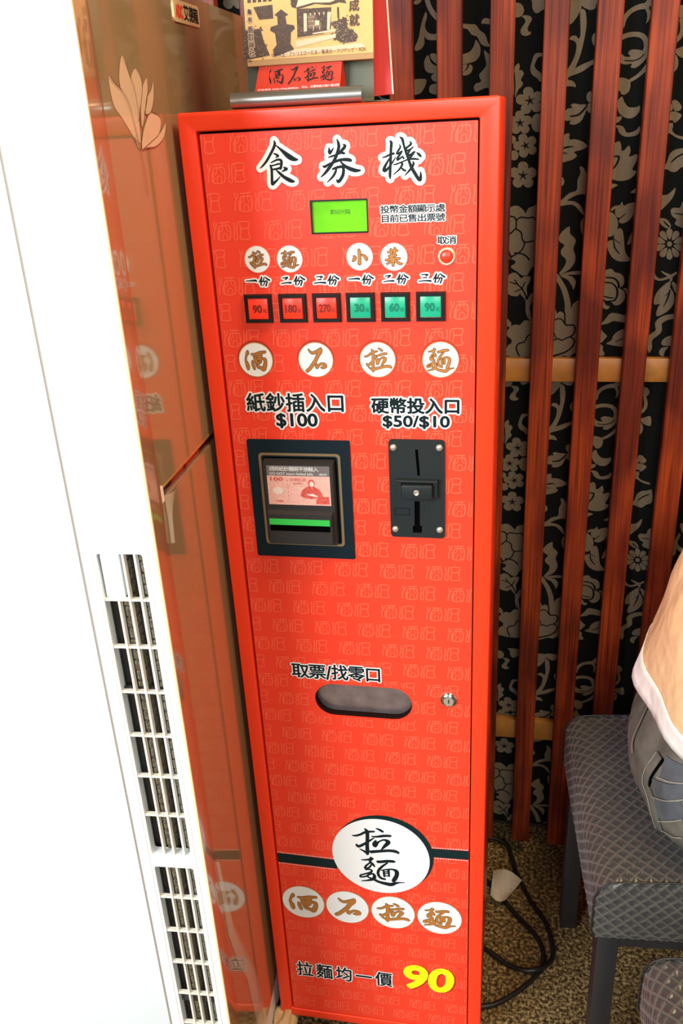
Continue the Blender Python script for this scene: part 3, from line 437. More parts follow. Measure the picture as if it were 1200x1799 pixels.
ART={'roof':[(117.8,1462.1),(118.6,1455.6),(124.8,1453.6),(140.1,1456.3),(145.3,1458.6),(156.3,1454.7),(162.6,1456.9),(172.5,1455.2),(170.2,1458.6)],'body':[(123.5,1453.7),(157.4,1453.0),(156.4,1434.8),(148.6,1430.9),(123.0,1429.2)],'post1':[(130.2,1449.5),(133.3,1449.3),(132.9,1434.1),(129.7,1433.7)],'post2':[(153.5,1449.0),(157.2,1449.0),(155.1,1433.8),(152.6,1433.9)],'door1':[(134.0,1449.7),(141.6,1449.8),(140.6,1434.7),(133.0,1434.6)],'door2':[(146.2,1449.5),(153.2,1449.5),(152.4,1435.0),(145.3,1434.4)],'paper':[(141.1,1442.8),(145.5,1442.5),(145.3,1438.7),(140.9,1439.0)],'bush':[(161.9,1432.3),(176.4,1433.5),(182.4,1427.7),(180.9,1422.3),(168.3,1421.5),(156.0,1427.2)],'tree':[(156.7,1440.2),(171.9,1443.5),(172.7,1433.8),(161.3,1431.2)],'step1':[(121.5,1426.0),(161.2,1430.1),(161.0,1426.8),(121.1,1420.4)],'left':[(69.4,1439.1),(86.4,1439.2),(89.3,1427.9),(94.7,1415.3),(68.1,1412.3)],'left2':[(80.4,1458.1),(99.7,1459.0),(100.0,1447.1),(85.8,1446.9)],'bar':[(163.0,1452.7),(164.9,1452.5),(165.0,1442.9),(163.1,1443.0)],'rr':[(156.4,1433.7),(161.4,1433.9),(161.3,1432.3),(138.4,1431.0),(138.5,1432.1)]}


# ================================================================ the room
def structure(name, dims, m):
    o = box_obj(name, dims, m); o['kind'] = 'structure'; return o
structure('floor', (-2.2, 2.6, -3.2, 0.50, -0.05, 0.0), 'granite')
structure('wall_back', (-2.2, 2.6, 0.50, 0.60, -0.05, 2.6), 'wall_paint')
structure('wall_right', (2.6, 2.7, -3.2, 0.60, -0.05, 2.6), 'wall_right_paint')
structure('ceiling', (-2.2, 2.7, -2.4, 0.60, 2.6, 2.7), 'ceiling_paint')

# ================================================================ floral fabric behind the slats
fab = tag(empty('floral_fabric', (0.35, 0.445, 0)), 'black fabric hanging with taupe flower and vine print behind the wooden slats', 'fabric')
def fab_cloth():
    bm = bmesh.new(); box(bm, -0.62, 1.55, 0.0, 0.012, 0.06, 2.2); return finish('cloth', bm, 'fabric_black', fab)
fab_cloth()
PER = 509.0
pr = Flat(); vn = Flat(); upr = Flat(); uvn = Flat()
for src, dst in ((PRINT, upr), (VEIN, uvn)):
    for sh in src:
        pts = [tuple(c / 10 for c in p) for p in sh]
        if len(pts[0]) > 2: dst.stroke(pts, cap=6, k=2)
        else: dst.poly([[(s.x, s.y) for s in spline([(p[0], p[1], 0) for p in pts], 3, closed=True)]])
    dst.union()
for row in range(-1, 3):
    for colm in range(-1, 4):
        dx = colm * 405.0; dz = -row * PER + (0 if colm % 2 == 0 else 250)
        for src, dst in ((upr, pr), (uvn, vn)):
            for t in src.f:
                q = [(src.v[i][0] + dx, src.v[i][1] + dz) for i in t]
                if all(62 < p[1] < 2190 and -260 < p[0] < 1890 for p in q): dst.add(q, [tuple(range(len(q)))])
pr.build('floral_print', lambda a, b: (a / 1000 - 0.35, -0.0006, b / 1000), 'fabric_print', fab, union=False)
vn.build('print_outline', lambda a, b: (a / 1000 - 0.35, -0.0011, b / 1000), 'fabric_black', fab, union=False)

# ================================================================ slat screen
scr = tag(empty('slat_screen', (0.35, 0.41, 0)), 'red-brown varnished wooden slat screen with two lighter cross rails', 'screen')
slx = [(0.159, 0.192), (0.224, 0.258), (0.294, 0.3265), (0.363, 0.3955), (0.4295, 0.4625), (0.4965, 0.530), (0.564, 0.599)]
pitch = 0.0676
xs = list(slx)
for k in range(1, 7): xs.insert(0, (0.159 - pitch * k, 0.192 - pitch * k))
for k in range(1, 14): xs.append((0.564 + pitch * k, 0.598 + pitch * k))
for a, b in xs:
    bm = bmesh.new(); box(bm, a - (a + b) / 2, b - (a + b) / 2, 0, 0.018, 0.045, 2.3, bev=0.0012, seg=1)
    o = finish('slat', bm, 'slat_wood', scr); o.location = ((a + b) / 2 - 0.35 , 0, 0)
for z0, z1 in ((0.967, 1.003), (0.281, 0.322), (1.66, 1.70)):
    box_obj('rail', (xs[0][0] - 0.36, xs[-1][1] - 0.34, 0.0185, 0.032, z0, z1), 'rail_wood', scr, bev=0.001)

# ================================================================ ticket machine
M = tag(empty('ticket_machine', (0.16, 0.15, 0)), 'tall red ticket vending machine with black and white lettering and six square buttons', 'vending machine')
OX, OY = 0.16, 0.15
def Y(y): return y - OY
def FP(y):   # front plane, mm above the machine's bottom edge -> local point
    return lambda a, b: (a / 1000 - OX, y - OY, (b + 30) / 1000)
def L2(loop): return [(x / 1000 - OX, (z + 30) / 1000) for x, z in loop]
bm = bmesh.new()
outer = rrect(0, 320, 0, 1339, 4, 4); inner = rrect(18.5, 300.3, 16.5, 1321, 1.5, 3)
prism(bm, [L2(outer), L2(inner)], Y(0), Y(0.016))
es = [e for e in bm.edges if all(abs(v.co.y - Y(0)) < 1e-6 for v in e.verts) and len(e.link_faces) == 2 and any(abs(f.normal.y) < 0.5 for f in e.link_faces)]
bmesh.ops.bevel(bm, geom=es, offset=0.0018, segments=3, affect='EDGES', profile=0.5)
box(bm, 0.0008 - OX, 0.3192 - OX, Y(0.0162), Y(0.30), 0.0308, 1.3682, bev=0.003)
finish('cabinet', bm, 'red_paint', M, smooth=True, angle=35)
box_obj('door_cavity', (0.0188 - OX, 0.3002 - OX, Y(0.0135), Y(0.0161), 0.0468, 1.3505), 'cavity', M)
box_obj('plinth', (0.02 - OX, 0.30 - OX, Y(0.03), Y(0.28), 0.0, 0.0305), 'void', M)

# door with its cut-outs
D0 = 0.0015
lcdh = rrect(131.4, 189.4, 1219.6, 1251.6, 0.4, 2)
slot = stadium(96.5, 224.3, 608.8, 658.4)
door_out = rrect(21.6, 298.9, 18.6, 1318.6, 1.2, 3)
bm = bmesh.new(); prism(bm, [L2(door_out), L2(lcdh), L2(slot)], Y(D0), Y(0.013), back=False)
door = finish('door', bm, 'red_vinyl', M)
tag(door, 'red door covered in a pale seal-script pattern')
y1, y2, y3, y4, y5 = D0 - 0.0002, D0 - 0.0004, D0 - 0.0006, D0 - 0.0008, D0 - 0.0010
HOLES = [(130, 191, 1218, 1253), (94, 226, 607, 660)]
unit = Flat(); brush(unit, 'seal', 0, 0, 1.0, cap=0, k=2); unit.union()
fl = Flat()
for r_ in range(0, 47):
    zc = 1309.5 - r_ * 28.27
    if zc - 10 < 20: continue
    x0 = (52 if r_ % 2 == 0 else 26) - (1317 - zc) * 0.006 - 55.4
    for c_ in range(7):
        cx = x0 + c_ * 55.4 + 20
        for face in unit.f:
            q = [(min(max(unit.v[i][0] + cx, 22.5), 298.2), unit.v[i][1] + zc) for i in face]
            n_ = len(q); mx_, mz_ = sum(p[0] for p in q) / n_, sum(p[1] for p in q) / n_
            if max(p[0] for p in q) - min(p[0] for p in q) < 1e-4: continue
            if any(h[0] < mx_ < h[1] and h[2] < mz_ < h[3] for h in HOLES): continue
            if mz_ < 20.5 or mz_ > 1317.5: continue
            fl.add(q, [tuple(range(n_))])
fl.build('seal_pattern', FP(y1), 'seal_ink', door, union=False)

# printed badges
def badge(cx, cz, r, rim, glyph, gs, shadow=True, gsz=None, thick=0.12):
    if shadow:
        f = Flat(); f.poly([circle(cx, cz + 1.3, r + 1.0, 48)]); f.build('badge_shadow', FP(y1 - 0.0001), 'shade_ink', door)
    f = Flat(); f.poly([circle(cx, cz, r, 48)]); f.build('badge_rim', FP(y2), rim, door)
    f = Flat(); f.poly([circle(cx, cz, r - 0.9, 48)]); f.build('badge_disc', FP(y3), 'white_ink', door)
    f = Flat(); brush(f, glyph, cx, cz, gs, grow=thick + 0.55, scz=gsz); f.build('badge_outline', FP(y4), 'brown_line', door)
    f = Flat(); brush(f, glyph, cx, cz, gs, grow=thick, scz=gsz); f.build('badge_character', FP(y5), 'brown_ink', door)
for cx, g, gs, gz in ((58.7, 'jiu', 1.0, None), (126.6, 'shi2', 1.05, None), (194.9, 'la', 0.44, 0.50), (262.5, 'mian', 0.44, 0.50)):
    badge(cx, 1087.3, 19.7, 'gold_line', g, gs, gsz=gz)
for cx, cz, g, gs, gz in ((70.6, 1195.3, 'la', 0.29, 0.34), (105.6, 1194.9, 'mian', 0.29, 0.34), (179.8, 1195.6, 'xiao', 0.95, None), (215.4, 1194.6, 'cai', 0.97, None)):
    badge(cx, cz, 14.5, 'seal_ink', g, gs, shadow=False, gsz=gz)
for cx, g, gs, gz in ((54.2, 'jiu', 1.75, 1.45), (121.4, 'shi2', 1.75, 1.45), (189.6, 'la', 0.70, 0.72), (257.8, 'mian', 0.70, 0.72)):
    badge(cx, 258.1, 32.6, 'gold_line', g, gs, shadow=False, gsz=gz, thick=0.75)
# band and the big round badge
for lp in ([(21.8, 334.5), (110, 333.5), (110, 350.5), (21.8, 352.2)], [(240, 375.0), (298.7, 377.6), (298.7, 393.6), (240, 391.0)]):
    f = Flat(); f.poly([lp]); f.build('dark_band', FP(y1 - 0.0001), 'band_ink', door)
for (x0, z0, x1, z1) in ((22, 354.0, 108, 352.4), (22, 332.8, 108, 331.8), (244, 393.0, 298.4, 395.4), (244, 373.8, 298.4, 375.8)):
    f = Flat()
    n = int((x1 - x0) / 3.6)
    for k in range(n):
        t0, t1 = k / n, (k + 0.62) / n
        f.stroke([(x0 + (x1 - x0) * t0, z0 + (z1 - z0) * t0, 1.1), (x0 + (x1 - x0) * t1, z0 + (z1 - z0) * t1, 1.1)], cap=0, k=1)
    o = f.build('stitch_line', FP(y2), 'white_ink', door); o['kind'] = 'stuff'
f = Flat(); f.poly([circle(179.5, 372.6, 70.6, 64)]); f.build('disc_shadow', FP(y3), 'band_ink', door)
f = Flat(); f.poly([circle(174.6, 366.4, 69.9, 64)]); f.build('big_disc', FP(y4), 'white_ink', door)
f = Flat(); brush(f, 'la', 167.9, 394.0, 1.0, grow=0.45); brush(f, 'mian', 176.1, 339.2, 1.0, grow=0.45); f.build('big_characters', FP(y5), 'ink', door)

# titles, each a white-outlined lettering
def lettering(name, fn, out=1.6, m='ink', mo='white_ink'):
    f = Flat(); fn(f, out); f.build(name + '_outline', FP(y3), mo, door)
    f = Flat(); fn(f, 0.0); f.build(name, FP(y4), m, door)
for tg in (('shi', 101.6, 1289.5), ('quan', 164.0, 1288.3), ('ji', 225.3, 1287.5)):
    lettering('title_character', lambda f, g: brush(f, tg[0], tg[1], tg[2], 1.0, grow=0.22 + g * 2.4, k=3))
def t_count(f, g):
    for nm, cx in (('yi', 61.8), ('er', 99.9), ('san', 136.4), ('yi', 172.8), ('er', 209.2), ('san', 246.8)):
        brush(f, nm, cx, 1173.0, 1.0, grow=0.15 + g); brush(f, 'fen', cx + 14.3, 1172.5, 1.0, grow=0.15 + g)
lettering('count_lettering', t_count, 1.5)
lettering('display_lettering', lambda f, g: (put_row(f, '投幣金額顯示處', 203, 267.5, 1237.2, 1244.6, 0.18, g, 0.9), put_row(f, '目前已售出票號', 203, 267.5, 1228.4, 1235.8, 0.18, g, 0.9)), 0.9)
lettering('cancel_lettering', lambda f, g: put_row(f, '取消', 259.9, 278.6, 1205.9, 1213.6, 0.2, g, 0.92), 0.9)
lettering('banknote_lettering', lambda f, g: (put_row(f, '紙鈔插入口', 42.5, 157.5, 1027.5, 1048.6, 0.55, g, 0.82), put_text(f, '$100', 76, 124.5, 1007.8, 1026.2, 0.7, g)), 1.9)
lettering('coin_lettering', lambda f, g: (put_row(f, '硬幣投入口', 186, 284.5, 1026.6, 1044.4, 0.65, g, 0.84), put_text(f, '$50/$10', 198, 272.5, 1009.2, 1024.9, 0.62, g)), 1.9)
lettering('ticket_lettering', lambda f, g: (put_row(f, '取票', 68.6, 113.5, 665.5, 687.2, 0.5, g, 0.9), put_text(f, '/', 113.5, 121.0, 665, 687, 0.7, g), put_row(f, '找零口', 121, 186, 665.8, 688.4, 0.5, g, 0.88)), 1.6)
lettering('price_lettering', lambda f, g: put_row(f, '拉麵均一價', 31, 187, 96.5, 126.5, 0.55, g, 0.72), 1.7)
f = Flat(); put_text(f, '90', 200.5, 279.0, 97.5, 151.5, 2.6, 0, shear=0.10); f.build('price_shadow', FP(y3), 'shade_ink', door)
f = Flat(); put_text(f, '90', 198.5, 277.0, 99.0, 153.0, 2.6, 0, shear=0.10); f.build('price_number', FP(y4), 'yellow_ink', door)

# small display
box_obj('display_screen', (0.1312 - OX, 0.1896 - OX, Y(0.0045), Y(0.012), 1.2492, 1.2818), 'lcd_green', M)
bm = bmesh.new(); prism(bm, [L2(rrect(130.8, 190.0, 1219.0, 1252.2, 0.6, 2)), L2(rrect(132.3, 188.9, 1220.4, 1250.7, 0.4, 2))], Y(0.0010), Y(0.0052))
finish('display_frame', bm, 'black_plastic', M)
f = Flat(); put_row(f, '歡迎光臨', 151, 171.5, 1237.5, 1242.2, 0.05, 0, 0.95); f.build('display_text', FP(0.0043), 'lcd_text', M)

# push buttons
def push_button(cx, cz, kind, label, first=None):
    s = 15.4
    p = bpy.data.objects.new('push_button', None); COL.objects.link(p); p.parent = M; p.location = (cx / 1000 - OX, Y(D0), (cz + 30) / 1000)
    p['label'] = ('red' if kind == 'red' else 'green') + ' lit square button in a black bezel marked ' + label
    bm = bmesh.new()
    lo = [(-s, -s), (s, -s), (s, s), (-s, s)]; mi = [(-s + 1, -s + 1), (s - 1, -s + 1), (s - 1, s - 1), (-s + 1, s - 1)]
    inn = [(-11.6, -11.6), (11.6, -11.6), (11.6, 11.6), (-11.6, 11.6)]
    rings = [(lo, 0.0), (lo, -0.0012), (mi, -0.0045), (inn, -0.0045), (inn, -0.001)]
    vs = [[bm.verts.new((x / 1000, y, z / 1000)) for x, z in lp] for lp, y in rings]
    for A, B in zip(vs, vs[1:]):
        for k in range(4): bm.faces.new((A[k], A[(k + 1) % 4], B[(k + 1) % 4], B[k]))
    bmesh.ops.recalc_face_normals(bm, faces=bm.faces)
    finish('bezel', bm, 'black_plastic', p)
    bm = bmesh.new(); box(bm, -0.0108, 0.0108, -0.0034, 0.0, -0.0108, 0.0108, bev=0.0007)
    finish('lens', bm, 'lens_' + kind, p, smooth=True, angle=35)
    num = label[:-1]; w = 13.2 if len(num) == 3 else 10.6
    f = Flat(); put_text(f, num, -8.2 if len(num) == 3 else -6.2, -8.2 + w if len(num) == 3 else 4.6, -4.5, 4.5, 0.55)
    put_text(f, '元', 5.0, 9.4, -4.4, -0.2, 0.2)
    f.build('button_lettering', lambda a, b: (a / 1000, -0.0036, b / 1000), 'lens_' + kind + '_text', p)
for cx, kind, lab in ((67.4, 'red', '90元'), (105.5, 'red', '180元'), (142.4, 'red', '270元'), (178.8, 'green', '30元'), (215.6, 'green', '60元'), (252.6, 'green', '90元')):
    push_button(cx, 1143.8, kind, lab)
cb = bpy.data.objects.new('cancel_button', None); COL.objects.link(cb); cb.parent = M; cb.location = (0.2692 - OX, Y(D0), 1.2238)
bm = bmesh.new(); lathe_y(bm, 0, 0, [(0.0092, 0), (0.0092, -0.0012), (0.0084, -0.0024), (0.0072, -0.0026), (0.0066, -0.0022), (0.0064, 0)]); finish('ring', bm, 'brass_ring', cb, smooth=True, angle=50)
bm = bmesh.new(); lathe_y(bm, 0, 0, [(0.0058, 0), (0.0058, -0.0022), (0.0052, -0.0028), (0.0, -0.0030)]); finish('cap', bm, 'lens_red', cb, smooth=True, angle=50)

# bill acceptor
B = bpy.data.objects.new('bill_acceptor', None); COL.objects.link(B); B.parent = M
B['label'] = 'navy plate banknote slot with gold outline and a pink banknote sticker'
def L3(loop): return [(x / 1000 - OX, z / 1000) for x, z in loop]     # mm above floor
prism_obj('mounting_plate', [L3(rrect(39.0, 159.8, 873.8, 1024.4, 2.0, 3)), L3(rrect(56.5, 143.2, 894.5, 1003.4, 3, 3))], Y(D0 - 0.0022), Y(D0 + 0.0003), 'navy_plate', B)
prism_obj('gold_outline', [L3(rrect(51.6, 148.2, 890.6, 1008.4, 4.5, 5)), L3(rrect(54.6, 145.2, 893.6, 1005.4, 3.2, 5))], Y(D0 - 0.0026), Y(D0 - 0.0020), 'gold_trim', B)
box_obj('recess', (0.0560 - OX, 0.1437 - OX, Y(D0 - 0.0014), Y(D0 + 0.0001), 0.8940, 1.0040), 'void', B)
bm = bmesh.new()
# upper face block with sloping top, then the lower snout
def wedge(x0, x1, z0, z1, zt, yb, yf):
    v = [bm.verts.new(p) for p in ((x0, yb, z0), (x1, yb, z0), (x1, yb, zt), (x0, yb, zt), (x0 + 0.0012, yf, z0), (x1 - 0.0012, yf, z0), (x1 - 0.0012, yf, z1), (x0 + 0.0012, yf, z1))]
    for q in ((4, 5, 6, 7), (0, 3, 2, 1), (3, 7, 6, 2), (0, 4, 7, 3), (1, 2, 6, 5), (0, 1, 5, 4)): bm.faces.new([v[i] for i in q])
wedge(0.0572 - OX, 0.1418 - OX, 0.8960, 0.9985, 1.0018, Y(D0), Y(-0.0105))
wedge(0.0600 - OX, 0.1385 - OX, 0.9000, 0.9375, 0.9415, Y(-0.0100), Y(-0.0170))
bmesh.ops.recalc_face_normals(bm, faces=bm.faces)
bmesh.ops.bevel(bm, geom=list(bm.edges), offset=0.0006, segments=2, affect='EDGES')
finish('housing', bm, 'dark_housing', B, smooth=True, angle=35)
YB = -0.0108
def BP(y): return lambda a, b: (a / 1000 - OX, y - OY, b / 1000)
st = box_obj('banknote_sticker', (0.0625 - OX, 0.1367 - OX, Y(YB), Y(YB + 0.0004), 0.9478, 0.9844), 'note_pink', B)
f = Flat(); f.poly([[(62.5, 984.3), (136.7, 984.3), (136.9, 996.9), (62.7, 996.9)]]); f.build('notice_strip', BP(YB), 'note_grey', B)
f = Flat(); put_row(f, '請將紙鈔攤開平放輸入', 66.0, 124.0, 990.2, 995.6, 0.06, 0, 0.92); put_text(f, 'DO NOT insert folded bills', 66.0, 117.5, 985.4, 988.6, 0.10); put_row(f, '（退鈔用）', 122.5, 135.5, 985.6, 988.0, 0.0)
f.build('notice_text', BP(YB - 0.0002), 'white_ink', B)
f = Flat(); put_text(f, '100', 66.3, 81.5, 977.8, 982.6, 0.35); put_text(f, '100', 71.0, 80.0, 951.0, 953.6, 0.2); put_row(f, '中華民國', 89, 109, 977.4, 981.8, 0.1); put_row(f, '臺灣銀行', 93, 106, 973.9, 976.2, 0.05)
f.poly([circle(114.8, 975.6, 4.0, 20, 5.0)])
f.poly([[(101, 960), (103, 966), (108, 970.5), (112, 972.0), (118, 971.5), (124, 968), (127, 962), (128.5, 957.5), (121, 956.8), (113, 956), (104, 957.5)]])
f.poly([[(119, 949.5), (135, 949.5), (134.5, 959.5), (126, 958.5), (120, 956)]])
for k in range(6): f.stroke([(86.6 + 0.1 * k, 980 - k * 4.8, 0.5), (86.6 + 0.1 * k, 977.5 - k * 4.8, 0.5)], cap=0, k=1)
f.build('banknote_print', BP(YB - 0.0002), 'note_red', B)
f = Flat(); f.poly([circle(74.5, 965.5, 6.2, 24, 4.6)]); f.poly([circle(115.2, 974.6, 2.6, 16, 3.4)]); f.poly([[(108, 962.0), (116, 962.6), (122, 959.5), (120, 958.5), (112, 960.2)]]); f.build('banknote_pale', BP(YB - 0.0003), 'note_pale', B)
box_obj('green_light_strip', (0.0628 - OX, 0.1352 - OX, Y(-0.0178), Y(-0.0165), 0.9247, 0.9322), 'strip_green', B)
box_obj('note_slot', (0.0632 - OX, 0.1352 - OX, Y(-0.0174), Y(-0.0165), 0.9168, 0.9243), 'void', B)

# coin acceptor
Cn = bpy.data.objects.new('coin_acceptor', None); COL.objects.link(Cn); Cn.parent = M
Cn['label'] = 'dark metal coin slot plate with four rivets and a return lever'
s1 = [(233.9, 1015.8), (237.2, 1015.8), (239.2, 984.2), (236.1, 984.0)]
s2 = [(232.2, 952.8), (238.4, 952.7), (238.2, 922), (240.6, 921.8), (240.2, 912), (229.8, 912), (229.8, 921.6), (232.0, 921.8)]
prism_obj('coin_plate', [L3(rrect(204.0, 267.0, 906.4, 1027.2, 4.5, 5)), L3(s1[::-1]), L3(s2)], Y(D0 - 0.0028), Y(D0 - 0.0002), 'gunmetal', Cn)
box_obj('slot_back', (0.228 - OX, 0.243 - OX, Y(D0 - 0.0004), Y(D0 - 0.0001), 0.911, 1.018), 'void', Cn)
bm = bmesh.new()
pr_ = [(213.0, 980.0), (214.5, 959.4), (218.0, 959.4), (218.0, 978.0), (254.2, 978.0), (254.2, 959.6), (258.6, 959.8), (258.4, 980.6)]
prism(bm, [L3(pr_)], Y(-0.0065), Y(D0 - 0.0027))
box(bm, 0.2120 - OX, 0.2592 - OX, Y(-0.0090), Y(D0 - 0.0027), 0.9782, 0.9812, bev=0.0008)
finish('lever_guard', bm, 'gunmetal', Cn)
box_obj('return_lever', (0.2188 - OX, 0.2536 - OX, Y(-0.0125), Y(D0 - 0.0027), 0.9592, 0.9765), 'gunmetal', Cn, bev=0.0016, seg=3)
bm = bmesh.new(); lathe_y(bm, 0.2359 - OX, 0.9680, [(0.0032, Y(-0.0125)), (0.0032, Y(-0.0134)), (0.0024, Y(-0.0136)), (0.0020, Y(-0.0128)), (0, Y(-0.0128))], 20); finish('lever_screw', bm, 'rivet', Cn, smooth=True)
for x, z in ((0.2095, 1.0178), (0.2609, 1.0184), (0.2095, 0.9165), (0.2610, 0.9173)):
    bm = bmesh.new(); lathe_y(bm, x - OX, z, [(0.0039, Y(D0 - 0.0027)), (0.0038, Y(D0 - 0.0038)), (0.0026, Y(D0 - 0.0050)), (0, Y(D0 - 0.0054))], 20)
    finish('rivet', bm, 'rivet', Cn, smooth=True)
prism_obj('maker_plate', [L3(rrect(209.0, 226.8, 934.6, 943.8, 1, 2)), L3(rrect(209.8, 226.0, 935.4, 943.0, 0.7, 2))], Y(D0 - 0.0033), Y(D0 - 0.0027), 'black_plastic', Cn)

# ticket opening with its flap, lock
bm = bmesh.new()
lp = L2(stadium(95.5, 225.3, 607.8, 659.4)); n_ = len(lp)
fr = [bm.verts.new((x, Y(0.0125), z)) for x, z in lp]; bk = [bm.verts.new((x, Y(0.0133), z)) for x, z in lp]
bm.faces.new(fr)
for k in range(n_): bm.faces.new((fr[k], fr[(k + 1) % n_], bk[(k + 1) % n_], bk[k]))
finish('ticket_flap', bm, 'flap_metal', M)
bm = bmesh.new(); prism(bm, [L2(stadium(95.7, 225.1, 608.0, 659.2)), L2(stadium(97.2, 223.6, 609.5, 657.7))], Y(0.0026), Y(0.0124))
finish('slot_shade', bm, 'cavity', M)  # dark ring added inside the opening to stand for its shade
lk = bpy.data.objects.new('lock', None); COL.objects.link(lk); lk.parent = M; lk.location = (0.2712 - OX, Y(D0), 0.6766)
bm = bmesh.new(); lathe_y(bm, 0, 0, [(0.0112, 0), (0.0112, -0.001), (0.0100, -0.0030), (0.0070, -0.0042), (0.0066, -0.0034), (0.0066, 0)], 40); finish('lock_ring', bm, 'chrome', lk, smooth=True, angle=40)
bm = bmesh.new(); lathe_y(bm, 0, 0, [(0.0064, 0), (0.0064, -0.0038), (0.0, -0.0038)], 30); finish('lock_core', bm, 'rivet', lk)
box_obj('key_hole', (-0.0006, 0.0006, -0.0041, -0.0030, -0.0030, 0.0030), 'void', lk)

# ================================================================ display stand on top of the machine
TOP = 1.369
S = tag(empty('metal_display_stand', (0.12, 0.03, TOP)), 'bent metal display stand with a curled front lip on top of the red machine', 'stand')
def sheet(name, prof, x0, x1, th, m, parent, skew=0.0):
    bm = bmesh.new(); pts = spline([(p[0], p[1], 0) for p in prof], 4)
    A = []; N = len(pts)
    for i, p in enumerate(pts):
        d = (pts[min(i + 1, N - 1)] - pts[max(i - 1, 0)]); d.normalize(); nrm = Vector((-d.y, d.x, 0)) * th / 2
        A.append((p + nrm, p - nrm))
    ring = [a for a, b in A] + [b for a, b in reversed(A)]
    l = [bm.verts.new((x0, p.x, p.y)) for p in ring]; r = [bm.verts.new((x1, p.x, p.y)) for p in ring]
    n = len(ring)
    for k in range(n): bm.faces.new((l[k], l[(k + 1) % n], r[(k + 1) % n], r[k]))
    for k in range(N - 1):
        bm.faces.new((l[k], l[n - 1 - k], l[n - 2 - k], l[k + 1])); bm.faces.new((r[k], r[k + 1], r[n - 2 - k], r[n - 1 - k]))
    bmesh.ops.recalc_face_normals(bm, faces=bm.faces)
    return finish(name, bm, m, parent, smooth=True, angle=50)
sheet('front_lip', [(-0.010, 0.0150), (-0.0165, 0.0145), (-0.020, 0.0095), (-0.019, 0.0035), (-0.013, 0.0012), (-0.004, 0.0012), (0.006, 0.0012)], -0.0655, 0.0665, 0.0012, 'lip_metal', S)
sheet('back_plate', [(0.0055, 0.0012), (0.0085, 0.0035), (0.010, 0.012), (0.016, 0.10), (0.022, 0.19)], -0.0545, 0.0745, 0.0012, 'stand_metal', S)
sheet('rear_foot', [(0.0092, 0.0012), (0.016, 0.0012), (0.022, 0.0012), (0.029, 0.0012)], -0.05, 0.0895, 0.0012, 'stand_metal', S)
# cork-toned picture card (building only)
A_ = tag(empty('picture_card', (0.135, 0.032, 1.441)), 'thick tan picture card with brown shrine scene leaning on the metal stand', 'card')
A_.rotation_euler = (R(-6), 0, 0)
AX, AZ = 135, 1411
box_obj('card_body', (-0.064, 0.0625, -0.0042, 0.0, -0.0345, 0.155), 'card_edge', A_, bev=0.0004, seg=1)
def AP(y): return lambda a, b: ((a - AX) / 1000, y, (b - AZ - 30) / 1000)
f = Flat(); f.poly([[(71.3, 1411.8), (197.2, 1411.8), (197.2, 1595.5), (71.3, 1595.5)]]); f.build('printed_ground', AP(-0.0044), 'card_tan', A_)
f = Flat()
for k in ('roof', 'body', 'bush', 'tree', 'left', 'left2', 'bar'): f.poly([ART[k]])
f.poly([[(110, 1500), (118, 1496), (170, 1496), (182, 1499), (165, 1512), (128, 1513)]])
for k in range(5): f.poly([[(75 + k * 5.2, 1462), (78.4 + k * 5.2, 1462), (78.4 + k * 5.2, 1470), (75 + k * 5.2, 1470)]])
f.poly([[(99, 1413.5), (118, 1414.5), (119, 1420), (116, 1424), (117, 1434), (121, 1437), (120, 1440), (113, 1441.5), (112, 1448), (115, 1449.5), (108, 1454.5), (101, 1450), (104, 1448.5), (104, 1441.5), (97, 1440), (96, 1437), (101, 1434), (102, 1424), (98, 1420)]])
def speck(fl_, poly, n, r0, r1, seed):
    rnd = random.Random(seed); xs_ = [p[0] for p in poly]; zs_ = [p[1] for p in poly]
    for _ in range(n):
        x = rnd.uniform(min(xs_), max(xs_)); z = rnd.uniform(min(zs_), max(zs_)); c = False
        for i in range(len(poly)):
            (x1, z1), (x2, z2) = poly[i], poly[(i + 1) % len(poly)]
            if (z1 > z) != (z2 > z) and x < (x2 - x1) * (z - z1) / (z2 - z1) + x1: c = not c
        if c: fl_.poly([circle(x, z, rnd.uniform(r0, r1), 5, rnd.uniform(r0, r1) * 0.6)])
for q_, sd in (('bush', 1), ('tree', 2), ('left', 3)):
    pl = ART[q_]; cx_ = sum(p[0] for p in pl) / len(pl); cz_ = sum(p[1] for p in pl) / len(pl)
    speck(f, [(cx_ + (p[0] - cx_) * 1.15, cz_ + (p[1] - cz_) * 1.2) for p in pl], 60, 0.6, 1.5, sd)
for k in range(9): f.stroke([(124 + k * 5.4, 1459.5, 0.5), (126 + k * 4.8, 1467, 0.5)], cap=0, k=1)
f.stroke([(118, 1458.2, 1.0), (128, 1454.6, 1.2), (140, 1457.6, 1.4), (156, 1455.6, 1.2), (172, 1458.6, 0.9)], cap=6)
for k in range(4): f.stroke([(122, 1428.2 - k * 2.2, 0.25), (160, 1431.0 - k * 1.5, 0.25)], cap=0, k=1)
f.build('shrine_print', AP(-0.0046), 'card_ink', A_)
f = Flat()
for k in ('post1', 'post2', 'paper', 'step1', 'rr'): f.poly([ART[k]])
f.poly([[(123, 1455), (140, 1458), (156, 1457), (170, 1461), (165, 1468), (128, 1468)]])
f.poly([[(96.5, 1413), (190, 1417), (186, 1420.6), (120, 1419)]])
for k in range(4): f.stroke([(142 + k * 1.5, 1436, 0.3), (142 + k * 1.5, 1441, 0.3)], cap=0, k=1)
f.stroke([(139, 1434, 0.5), (140, 1438.5, 0.5), (145, 1438.8, 0.5), (145.5, 1434.5, 0.5)], cap=0, k=1)
for q_, sd in (('bush', 11), ('tree', 12), ('left', 13), ('body', 14)): speck(f, ART[q_], 45, 0.25, 0.6, sd)
